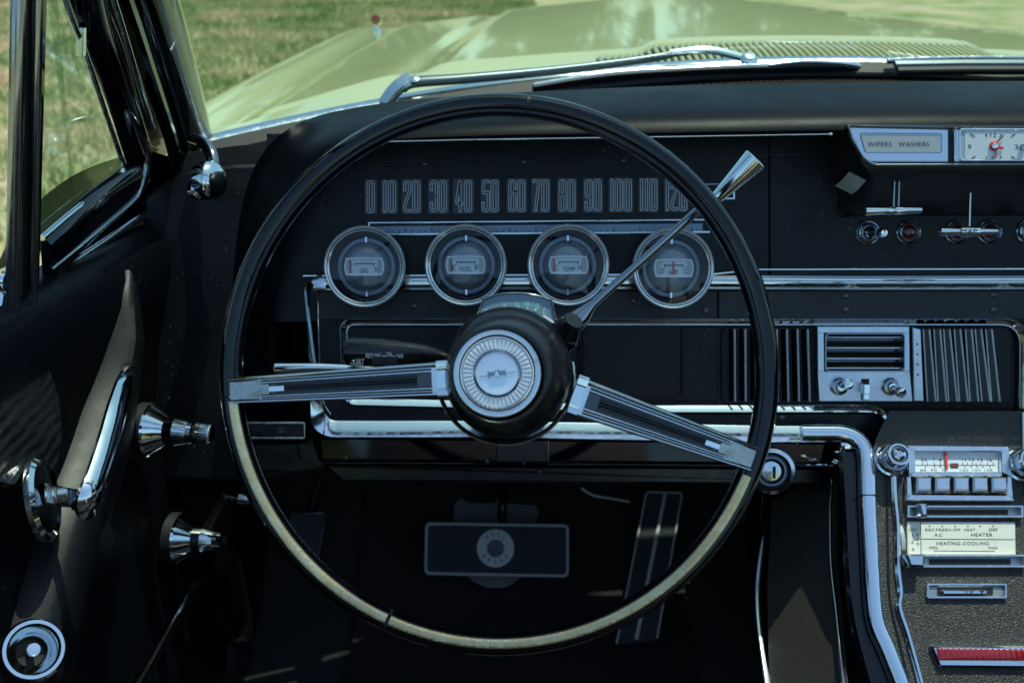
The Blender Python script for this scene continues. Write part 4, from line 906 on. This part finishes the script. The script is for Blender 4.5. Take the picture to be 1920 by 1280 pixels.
# ================================================================== STEERING WHEEL
sw = thing('steering_wheel', Wc, 'black steering wheel with two chrome spokes and silver hub medallion', 'steering wheel')
RC = Wc; R0 = .1925
def rimprof(rr=.0088): return [(rr*math.cos(2*math.pi*k/20), rr*1.0*math.sin(2*math.pi*k/20)) for k in range(20)]
def arc(a0, a1, n, r=R0, h=0):
    out = []
    for i in range(n+1):
        a = math.radians(a0+(a1-a0)*i/n); out.append(RC+(W.U*math.cos(a)*.993+W.V*math.sin(a))*r+W.N*h)
    return out
# profile with the grooves on the driver's side: (radial outward, height)
def swarc(b, a0, a1, prof, m, n=120, closed=False, pc=True):
    rows = []
    for i in range(n if closed else n+1):
        a = math.radians(a0+(a1-a0)*i/n); d = W.U*math.cos(a)*.995+W.V*math.sin(a); rows.append([RC+d*(R0+x)+W.N*y for x, y in prof])
    if closed: rows.append(rows[0])
    b.grid(rows, m, closed=pc)
    if not closed and pc:
        L = len(prof); base = len(b.v)-L*(n+1); mi = b.mi(m); b.f.append([base+i for i in range(L)]); b.m.append(mi); b.f.append([base+n*L+i for i in range(L)][::-1]); b.m.append(mi)
PR = [(-.0080,-.004),(-.0084,.0005),(-.0078,.0030),(-.0062,.0048),(-.0048,.0050),(-.0046,.0044),(-.0041,.0044),(-.0039,.0062),(-.0010,.0078),(.0022,.0074),(.0025,.0068),(.0030,.0068),(.0032,.0070),(.0056,.0052),(.0078,.0018),(.0084,-.002),(.0070,-.0066),(.003,-.0088),(-.002,-.0088),(-.006,-.0072)]
b = M(); gaps = [84.2, -114.6, 184.5]
for a0, a1 in ((83.3,-114.2),(-115.0,-175.1),(-175.6,-275.9)): swarc(b, a0, a1, PR, 'gloss_black', n=150)
rim = obj('rim', b, sw)
b = M(); swarc(b, 84.2+.8, 84.2-1.0, [(x*.93, y*.93) for x, y in PR], 'rubber', n=6)
for a in (84.9, 83.5): swarc(b, a+.12, a-.12, [(x*1.05, y*1.05) for x, y in PR], 'black_plastic', n=3)
for a in (-114.6, -175.35): swarc(b, a+.6, a-.6, [(x*.92, y*.92) for x, y in PR], 'rubber', n=4)
obj('rim_joint', b, rim)
b = M(); INS = [(-.0060,.0046),(-.0057,.0066),(-.0042,.0078),(-.0020,.0086),(.0000,.0084),(.0004,.0060)]
swarc(b, -22.0, -114.2, INS, 'wheel_gold', n=110); swarc(b, -115.0, -174.2, INS, 'wheel_gold', n=80)
for i in range(9):
    a = -30-i*15.5+random.uniform(-1.2,1.2); swarc(b, a+.03, a-.03, [(x, y+.00012) for x, y in INS], 'bark', n=1)
obj('horn_ring', b, rim)
# spokes
def spoke(p0, p1, w0, w1):
    b = M(); A, B = W.w(*p0, .006), W.w(*p1, .004); n = 12; k = W.sc(*p0)
    pts = [A.lerp(B, i/n) for i in range(n+1)]; wf = [(w0+(w1-w0)*i/n)*k for i in range(n+1)]
    b.sweep(pts, W.N, [(-.5,-.008),(-.51,-.002),(-.5,.0015),(-.475,.0038),(-.44,.0048),(-.405,.0046),(-.37,.003),(-.35,.0005),(.35,.0005),(.37,.003),(.405,.0046),(.44,.0048),(.475,.0038),(.5,.0015),(.51,-.002),(.5,-.008)], 'spoke_chrome', wf=wf)
    o = obj('spoke', b, sw)
    b = M(); q0, q1 = .06, .85; pts = [A.lerp(B, q0+(q1-q0)*i/n) for i in range(n+1)]; wf = [(w0+(w1-w0)*(q0+(q1-q0)*i/n))*k for i in range(n+1)]
    b.sweep(pts, W.N, [(-.33,.0),(-.33,.0016),(-.27,.0030),(-.22,.0030),(-.20,.0016),(.20,.0016),(.22,.0030),(.27,.0030),(.33,.0016),(.33,0)], 'spoke_dark', wf=wf)
    for s_ in (-1, 1): b.sweep(pts, W.N, [(s_*.25-.045,.0022),(s_*.25-.030,.0040),(s_*.25-.010,.0047),(s_*.25+.010,.0047),(s_*.25+.030,.0040),(s_*.25+.045,.0022)], 'chrome', wf=wf)
    b.sweep(pts[1:-1], W.N, [(-.17,.0016),(-.16,.0021),(-.06,.0021),(-.04,.0030),(-.02,.0021),(.02,.0021),(.04,.0030),(.06,.0021),(.16,.0021),(.17,.0016)], 'gloss_black', wf=wf[1:-1])
    obj('spoke_insert', b, o)
    b = M(); ax = (B-A).normalized(); sd = ax.cross(W.N); pts = [A.lerp(B, q) for q in (-.02,.0,.02,.035)]
    b.sweep(pts, W.N, flatprof(1, .0055, .08) and [(-.54,-.01),(-.54,.003),(-.46,.0055),(-.30,.0050),(-.26,.0035),(.26,.0035),(.30,.0050),(.46,.0055),(.54,.003),(.54,-.01)], 'chrome', wf=[w0*k*1.0]*4)
    obj('spoke_cap', b, o); b = M()
    c = A.lerp(B, .845)+W.N*.0035; b.box(c, ax*.0055, sd*(w1*k*.20), W.N*.0012, 'end_chrome'); b.box(c-ax*.010, ax*.006, sd*(w1*k*.10), W.N*.0010, 'chrome')
    b.sweep([A.lerp(B, q) for q in (.862,.93,.995)], W.N, [(-.36,.000),(-.34,.0036),(.34,.0036),(.36,.0)], 'end_chrome', wf=[w1*k]*3)
    obj('spoke_end', b, o)
spoke((834,710), (430,733), 64, 48); spoke((1080,741), (1412,860), 72, 48)
# hub
b = M(); c1 = W.w(936,700,0); off = (W.U*.0030+W.V*.0020)
rows = []
off = (W.U*.0028-W.V*.0012)
HP = [(.0470,-.055,1.6),(.0475,-.040,1.5),(.0465,-.020,1.35),(.0455,-.004,1.2),(.0442,.006,1.0),(.0420,.014,.8),(.0385,.021,.5),(.0360,.026,.3),(.0345,.0285,.15),(.0325,.0290,.1),(.0312,.0275,0),(.0305,.025,0)]
HP = [(r_*.975 if h_ < .02 else r_, h_, o_) for r_, h_, o_ in HP]
for r, h, o_ in HP: rows.append([c1+off*o_*1.6+W.N*h+(W.U*math.cos(2*math.pi*k/72)+W.V*math.sin(2*math.pi*k/72))*r for k in range(72)])
b.grid(rows, 'hub_vinyl', closed=True); hub = obj('hub', b, sw)
b = M(); pts = []
for i in range(61):
    a = math.radians(172+ (372-172)*i/60); pts.append(c1+off*1.6+W.N*-.006+(W.U*math.cos(a)+W.V*math.sin(a))*.0490)
b.sweep(pts, W.N, half(.0032,.0035,6), 'chrome'); obj('hub_ring', b, hub)
md = W.w(932,700,.030)
b = M(); b.lathe(md-W.N*.004, W.N, [(.0312,-.002),(.0310,.001),(.0298,.0025),(.0270,.0030),(.0262,.0026),(.0258,.0010)], 'medal_rim', seg=72)
med = obj('medallion', b, hub)
b = M(); n = 44
b.lathe(md-W.N*.004, W.N, [(.0256,.0),(.0252,.0022),(.0244,.0024),(.0243,.0012)], 'crystal', seg=88)
for i in range(n):
    a0 = 2*math.pi*i/n; am = a0+math.pi/n; a1 = a0+2*math.pi/n
    def pt(r, a, h): return md-W.N*.004+(W.U*math.cos(a)+W.V*math.sin(a))*r+W.N*h
    b.add([pt(.0243,a0,.0008), pt(.0243,a1,.0008), pt(.0228,am,.0032), pt(.0172,am,.0030), pt(.0160,a0,.0006), pt(.0160,a1,.0006)], [[0,1,2],[0,2,3,4],[1,5,3,2],[4,3,5]], 'crystal')
obj('crystal_ring', b, med)
b = M(); b.lathe(md-W.N*.004, W.N, [(.0160,.0006),(.0158,.0026),(.0150,.0030),(.0146,.0022),(.0100,.0026),(0,.0027)], 'medal_disc', seg=64, ms=['dark_chrome','dark_chrome','dark_chrome','medal_disc','medal_disc'])
MF = Fr(md, W.N); 
b.sweep([MF.w(898,706,-.0010), MF.w(932,701,-.0009), MF.w(968,696,-.0010)], W.N, half(.0009,.0006,4), 'chrome')
dsc = obj('medallion_disc', b, med)
b = M(); b.prism(MF, rnd([(914,695),(948,691),(949,706),(916,710)], 3), -.0014, -.0001, 'dark_chrome', bev=.0003); strip(b, MF, [(916,696),(928,695)], 3, .0006, 'chrome', -.0001); strip(b, MF, [(936,694),(947,692.5)], 3, .0006, 'chrome', -.0001)
strip(b, MF, [(918,708),(947,704.5)], 3, .0006, 'chrome', -.0001); b.prism(MF, [(931,693),(937,706),(926,707)], -.0002, .0008, 'chrome', bev=.0006)
obj('emblem', b, med)

# ================================================================== CENTRE CONSOLE
con = thing('center_console', (CX, .75, .3), 'black grained vinyl console sloping down from the dash between chrome edges', 'console')
b = M(); Lt = rnd([(1500,812),(1621,812),(1624,950),(1632,1100)], [0,62,0,0], closed=False, seg=10)[:-1]+spl2([(1632,1100),(1640,1170),(1665,1230),(1700,1330),(1730,1500)], 5)
Lx = [(1668,770),(1640,830),(1628,900),(1624,950),(1632,1100),(1640,1170),(1665,1230),(1700,1330),(1730,1500)]
Lc = spl2(Lx, 5); rows = []
for x, y in Lc:
    p0 = K.w(x, y, 0); w_ = max(.635, 2*CX-p0.x)-p0.x; rows.append([p0+V3((w_*i/24, 0, .0)) for i in range(25)])
b.grid(rows, 'console_vinyl'); top = obj('console_top', b, con)
b = M(); rows = []
for x, y in Lc:
    p0 = K.w(x, y, 0)+V3((-.006,0,-.004)); rows.append([p0, p0+V3((-.003,.006,-.03)), p0+V3((0,.02,-.08)), V3((p0.x, p0.y+.03, .15))])
rows = [[V3((rows[0][0].x, 1.35, q.z-.0)) for q in rows[0]]]+rows
b.grid(rows, 'smooth_vinyl'); obj('console_side', b, con)
b = M(); strip(b, K, sub(Lt), 30, .011, 'strip_chrome', -.001, prof='crown'); 
pth_ = Lc; obj('console_edge_trim', b, con)
b = M(); strip(b, K, [(1608,932),(1640,932)], 2, .0115, 'black_plastic', -.001); obj('trim_joint', b, con)
b = M(); strip(b, K, spl2([(1590,850),(1594,900),(1600,1000),(1606,1100),(1618,1180),(1650,1300)], 5), 40, .006, 'gloss_black', -.009, bev=.003); obj('console_flank', b, con)
b = M(); strip(b, K, spl2([(1674,895),(1676,940),(1680,985),(1681,1060),(1686,1110),(1684,1140),(1700,1190),(1722,1270),(1742,1350)], 5), 12, .006, 'strip_chrome', -.001, bev=.002); screw(b, K, 1661, 1198, 7, .0005, 'bark'); obj('console_inner_trim', b, con)
b = M(); strip(b, K, spl2([(1662,895),(1664,1000),(1668,1120),(1690,1220),(1720,1350)], 5), 4, .0012, 'smooth_vinyl', 0); obj('console_bead', b, con); b = M(); strip(b, K, [(1922,930),(1918,850),(1917,775)], 6, .004, 'chrome', 0); obj('console_inner_trim', b, con)
# side panel with chrome strip
b = M(); strip(b, CS, spl2([(1436,930),(1432,1000),(1422,1100),(1425,1180),(1440,1290)], 6), 9, .006, 'dark_chrome', .004, prof='half'); obj('kick_trim', b, con)
b = M(); b.prism(CS, rnd([(1445,940),(1562,868),(1560,1060),(1580,1290),(1440,1290),(1436,1100)], 8), -.004, .004, 'side_vinyl', bev=.002); obj('side_pad', b, con)
b = M(); strip(b, CS, spl2([(1500,871),(1556,872),(1558,960),(1560,1060),(1570,1150),(1584,1290)], 6), 4, .003, 'dark_chrome', .006, prof='half'); obj('side_bead', b, con)
b = M(); b.prism(K, rnd([(1745,1209),(1960,1210),(1960,1252),(1762,1250)], 4), -.002, .006, 'chrome', bev=.002)
b.prism(K, rnd([(1757,1214),(1950,1216),(1950,1238),(1760,1237)], 3), .006, .0075, 'red_lens', bev=.001); obj('courtesy_light', b, con, label='red courtesy lamp lens in a chrome frame')
# top switch
b = M(); strip(b, K, rnd(rect(1737,1096,1883,1120), 2), 5, .004, 'worn_chrome', 0, closed=True); b.prism(K, rect(1739,1098,1881,1118), 0, .001, 'gauge_grey'); b.prism(K, rnd(rect(1757,1101,1862,1116), 2), .001, .0014, 'dark_pocket', bev=.0001)
tsw = obj('top_switch', b, con)
b = M(); b.prism(K, rnd([(1766,1104),(1853,1104),(1851,1115),(1768,1115)], 4), .001, .007, 'chrome', bev=.0015); b.text(K, 'TOP', 1808, 1825, 1106, 1113, .0074, 'black_ink'); b.flat(K, [(1836,1106.5),(1847,1106.5),(1841.5,1112)], .0074, 'black_ink'); obj('rocker', b, tsw)
# thumbwheel
b = M(); b.prism(K, rect(1680,966,1692,1058), 0, .0006, 'dark_pocket', bev=.0002); tw = obj('fan_switch', b, con)
b = M(); c = K.w(1679,1012,-.0165); ax = K.U
b.lathe(c-ax*.0022, ax, [(.0,0),(.0195,0),(.0205,.0006),(.0205,.0040),(.0195,.0045),(0,.0045)], 'label_plate', seg=100, wob=lambda i, k: 1+(.012 if k % 2 else 0)*(i in (2,3))); obj('thumbwheel', b, tw)

# ================================================================== RADIO
rad = thing('radio', K.w(1800,888), 'chrome car radio with five push buttons and red tuning pointer', 'radio')
b = M()
for q in ([(1702,834),(1890,836),(1884,846),(1708,846)], [(1702,834),(1716,845),(1717,884),(1704,896)], [(1877,845),(1892,836),(1899,896),(1878,884)], [(1704,884),(1880,884),(1880,893),(1704,893)], [(1700,893),(1709,893),(1711,927),(1701,937)], [(1889,893),(1897,893),(1901,938),(1888,928)], [(1700,926),(1900,928),(1902,939),(1700,938)]):
    b.prism(K, q, 0, .009, 'worn_chrome', bev=.0008)
fpz = obj('faceplate', b, rad)
b = M(); b.prism(K, rect(1714,844,1879,886), 0, .003, 'dial_face'); h_ = .0032
for t_, x0_, x1_ in (('55',1727,1738),('7',1749,1753),('8',1761,1765),('11',1804,1811),('13',1818,1826),('15',1834,1843),('16',1851,1860)): b.text(K, t_, x0_, x1_, 859, 865, h_, 'black_ink')
for t_, x0_, x1_ in (('88',1725,1737),('90',1745,1757),('92',1766,1773),('100',1800,1816),('104',1823,1839),('108',1846,1861)): b.text(K, t_, x0_, x1_, 879, 883, h_, 'dim_ink')
strip(b, K, [(1716,872),(1866,872)], 1.2, .0002, 'black_ink', .003)
for x in (1730,1739,1752,1763,1805,1814,1823,1830,1839,1852,1862): strip(b, K, [(x,867),(x,872)], 1.3, .0002, 'black_ink', .003)
for x in (1735,1752,1763,1809,1821,1832,1843,1856): strip(b, K, [(x,872),(x,877)], 1.3, .0002, 'black_ink', .003)
b.prism(K, rect(1782,868,1797,877), .003, .0036, 'black_ink', bev=.0001); b.text(K, 'FM', 1784, 1795, 870, 875, .0038, 'needle_red'); obj('tuning_dial', b, rad)
b = M(); strip(b, K, [(1771,846),(1773,852),(1775,880)], 4.5, .0012, 'needle_red', .0045); obj('tuning_pointer', b, rad)
b = M(); b.prism(K, rect(1709,892,1890,930), 0, .001, 'dark_pocket'); obj('button_recess', b, rad)
pb0 = None
for i in range(5):
    x = 1719+i*35.4
    if pb0 is None:
        b = M(); b.prism(K, rect(x, 894, x+29, 922), 0, .016, 'worn_chrome', bev=.0016); strip(b, K, [(x+3,917),(x+26,917)], 1.5, .0004, 'needle_dim', .0159); pb0 = obj('push_button', b, rad)
    else:
        o = pb0.copy(); COL.objects.link(o); o.location = pb0.location+(K.w(x,908,.016)-K.w(1719,908,.016))
def rknob(px, py, par):
    b = M(); c = K.w(px, py, .016)-K.N*.016; k = K.sc(px, py); ax = K.N+V3((.0,-.0,.0))
    b.lathe(c, ax, [(33*k,0),(33*k,.003),(31*k,.005),(27*k,.006),(26*k,.012),(24.5*k,.014),(22*k,.014),(21.5*k,.024),(20*k,.0265),(16.5*k,.0265),(15.5*k,.0245),(12.5*k,.0245),(11*k,.027),(6*k,.0285),(0,.029)], 'chrome', seg=60, ms=['chrome','dark_chrome','chrome','dark_chrome','chrome','dark_chrome','worn_chrome','chrome','worn_chrome','black_plastic','dark_chrome','chrome','chrome','chrome'], wob=lambda i, q: 1+(.02 if q % 2 else 0)*(i in (3,4)))
    obj('knob', b, par)
rknob(1679,856,rad); rknob(1925,866,rad)
# climate control
cc = thing('climate_control', K.w(1805,1010), 'cream heating and cooling panel between two chrome sliders', 'control panel')
b = M(); b.prism(K, rnd([(1701,977),(1904,978),(1905,1040),(1702,1039)], 2), 0, .0015, 'cream_plate'); h_ = .0018
for t_, x0_, x1_, y0_, y1_ in (('REC',1735,1752,990,995),('FRESH',1755,1783,990,995),('OFF',1787,1801,990,995),('HEAT',1808,1829,990,995),('DEF',1855,1871,990,995),('A.C',1752,1767,999,1005),('HEATER',1821,1861,999,1005),('HEATING-COOLING',1756,1854,1015,1021),('MIN',1743,1758,1024,1029),('MAX',1854,1871,1024,1029),('OFF',1705,1720,990,995),('.1',1706,1712,1000,1005),('.2',1706,1713,1013,1018),('.3',1706,1714,1027,1032),('F',1719,1723,1000,1005),('A',1719,1723,1008,1013),('N',1719,1723,1016,1021)): b.text(K, t_, x0_, x1_, y0_, y1_, h_, 'black_ink')
strip(b, K, [(1726,978),(1727,1039)], 1.3, .0002, 'black_ink', .0015); strip(b, K, [(1727,1010),(1903,1011)], 1.3, .0002, 'black_ink', .0015); strip(b, K, [(1750,1032),(1865,1033)], 1.1, .0002, 'black_ink', .0015)
for x in (1743,1767,1791,1815,1838,1862): b.prism(K, ell(x, 986, 1.5, 1.5, 8), .0015, .0017, 'black_ink', bev=.00005)
obj('label_panel', b, cc)
def slider(x0, y0, x1, y1, kx, kw, ky0, ky1, lab):
    b = M(); b.prism(K, rect(x0+2, y0+2, x1-2, y1-2), 0, .0008, 'gauge_grey'); b.prism(K, rect(x0+40, y0+6, x1-24, y1-7), .0008, .0012, 'dark_pocket', bev=.0001)
    strip(b, K, rect(x0+2, y0+2, x1-2, y1-2), 5, .006, 'worn_chrome', 0, closed=True); o = obj('slider', b, cc, label=lab)
    b = M(); c = K.w(kx, (ky0+ky1)/2, .016); k = K.sc(kx, ky0)
    n0 = [(-.5*kw*k, .5*(ky1-ky0)*k), (.5*kw*k, .5*(ky1-ky0)*k), (.36*kw*k, -.5*(ky1-ky0)*k), (-.36*kw*k, -.5*(ky1-ky0)*k)]
    f = Fr(c-K.N*.016, K.N); b.prism(f, n0, .006, .018, 'worn_chrome', bev=.002, uv=True); b.prism(f, [(x*.5, y*.5) for x, y in n0], 0, .007, 'dark_chrome', uv=True)
    obj('slider_knob', b, o)
slider(1698,949,1914,972,1731,17,944,968,'upper slider with its knob near the left end'); slider(1702,1041,1919,1065,1717,36,1039,1062,'lower slider with its wide knob at the far left end')

# ================================================================== SEATS behind and beneath the camera
def seat(x0, x1, lab):
    t = thing('seat', ((x0+x1)/2, -.1, .2), lab, 'seat')
    b = M(); rows = []
    for (y, z) in ((.42,.22),(.45,.34),(.44,.42),(.40,.455),(.2,.45),(0,.43),(-.12,.42)):
        rows.append([V3((x0+(x1-x0)*i/10, y, z-.02*abs(i/5-1)**3)) for i in range(11)])
    b.grid(rows, 'vinyl'); obj('seat_cushion', b, t)
    b = M(); rows = []
    for (y, z) in ((-.12,.42),(-.18,.6),(-.24,.8),(-.28,.93),(-.31,.955),(-.35,.93),(-.33,.5),(-.33,.2)):
        rows.append([V3((x0+(x1-x0)*i/10, y, z-.02*abs(i/5-1)**3)) for i in range(11)])
    b.grid(rows, 'vinyl'); obj('backrest', b, t)
seat(-.32, .30, 'black vinyl driver seat behind the steering wheel'); seat(.58, 1.2, 'black vinyl passenger seat right of the console')
b = M(); b.grid([[V3((x, y, z)) for x in (-.62,-.60,-.3,.4,1.2,1.46,1.5)] for y, z in ((.12,.2),(-.6,.2),(-.9,.2))], 'carpet')
b2 = M(); b2.grid([[V3((x, y, z)) for x in (-.62,0,.44,.9,1.5)] for y, z in ((-.75,.2),(-.8,.8),(-.85,.9),(-2.4,.86),(-2.5,.3))], 'paint'); obj('rear_deck', b2, car)
obj('carpet', b, car)
b = M(); rows = []
for y in [-2.4+i*.12 for i in range(31)]:
    zt = zs(max(y, .1)); rows.append([V3((-.435, y, zt-.012)), V3((-.46, y, zt-.008)), V3((-.50, y, zt-.018)), V3((-.56, y, zt-.05)), V3((-.61, y, zt-.10)), V3((-.645, y, zt-.2)), V3((-.66, y, .5)), V3((-.64, y, .25))])
b.grid([r for r in rows if r[0].y < 1.2], 'paint'); obj('door_skin', b, door)
b = M(); b.grid([[V3((1.32, y, z)) for y in (-2.4,0,1.4)] for z in (.2,.86)], 'smooth_vinyl'); b.grid([[V3((1.32, y, .86)), V3((1.5, y, .82)), V3((1.54, y, .25))] for y in (-2.4,0,1.2)], 'paint'); obj('passenger_door', b, car)
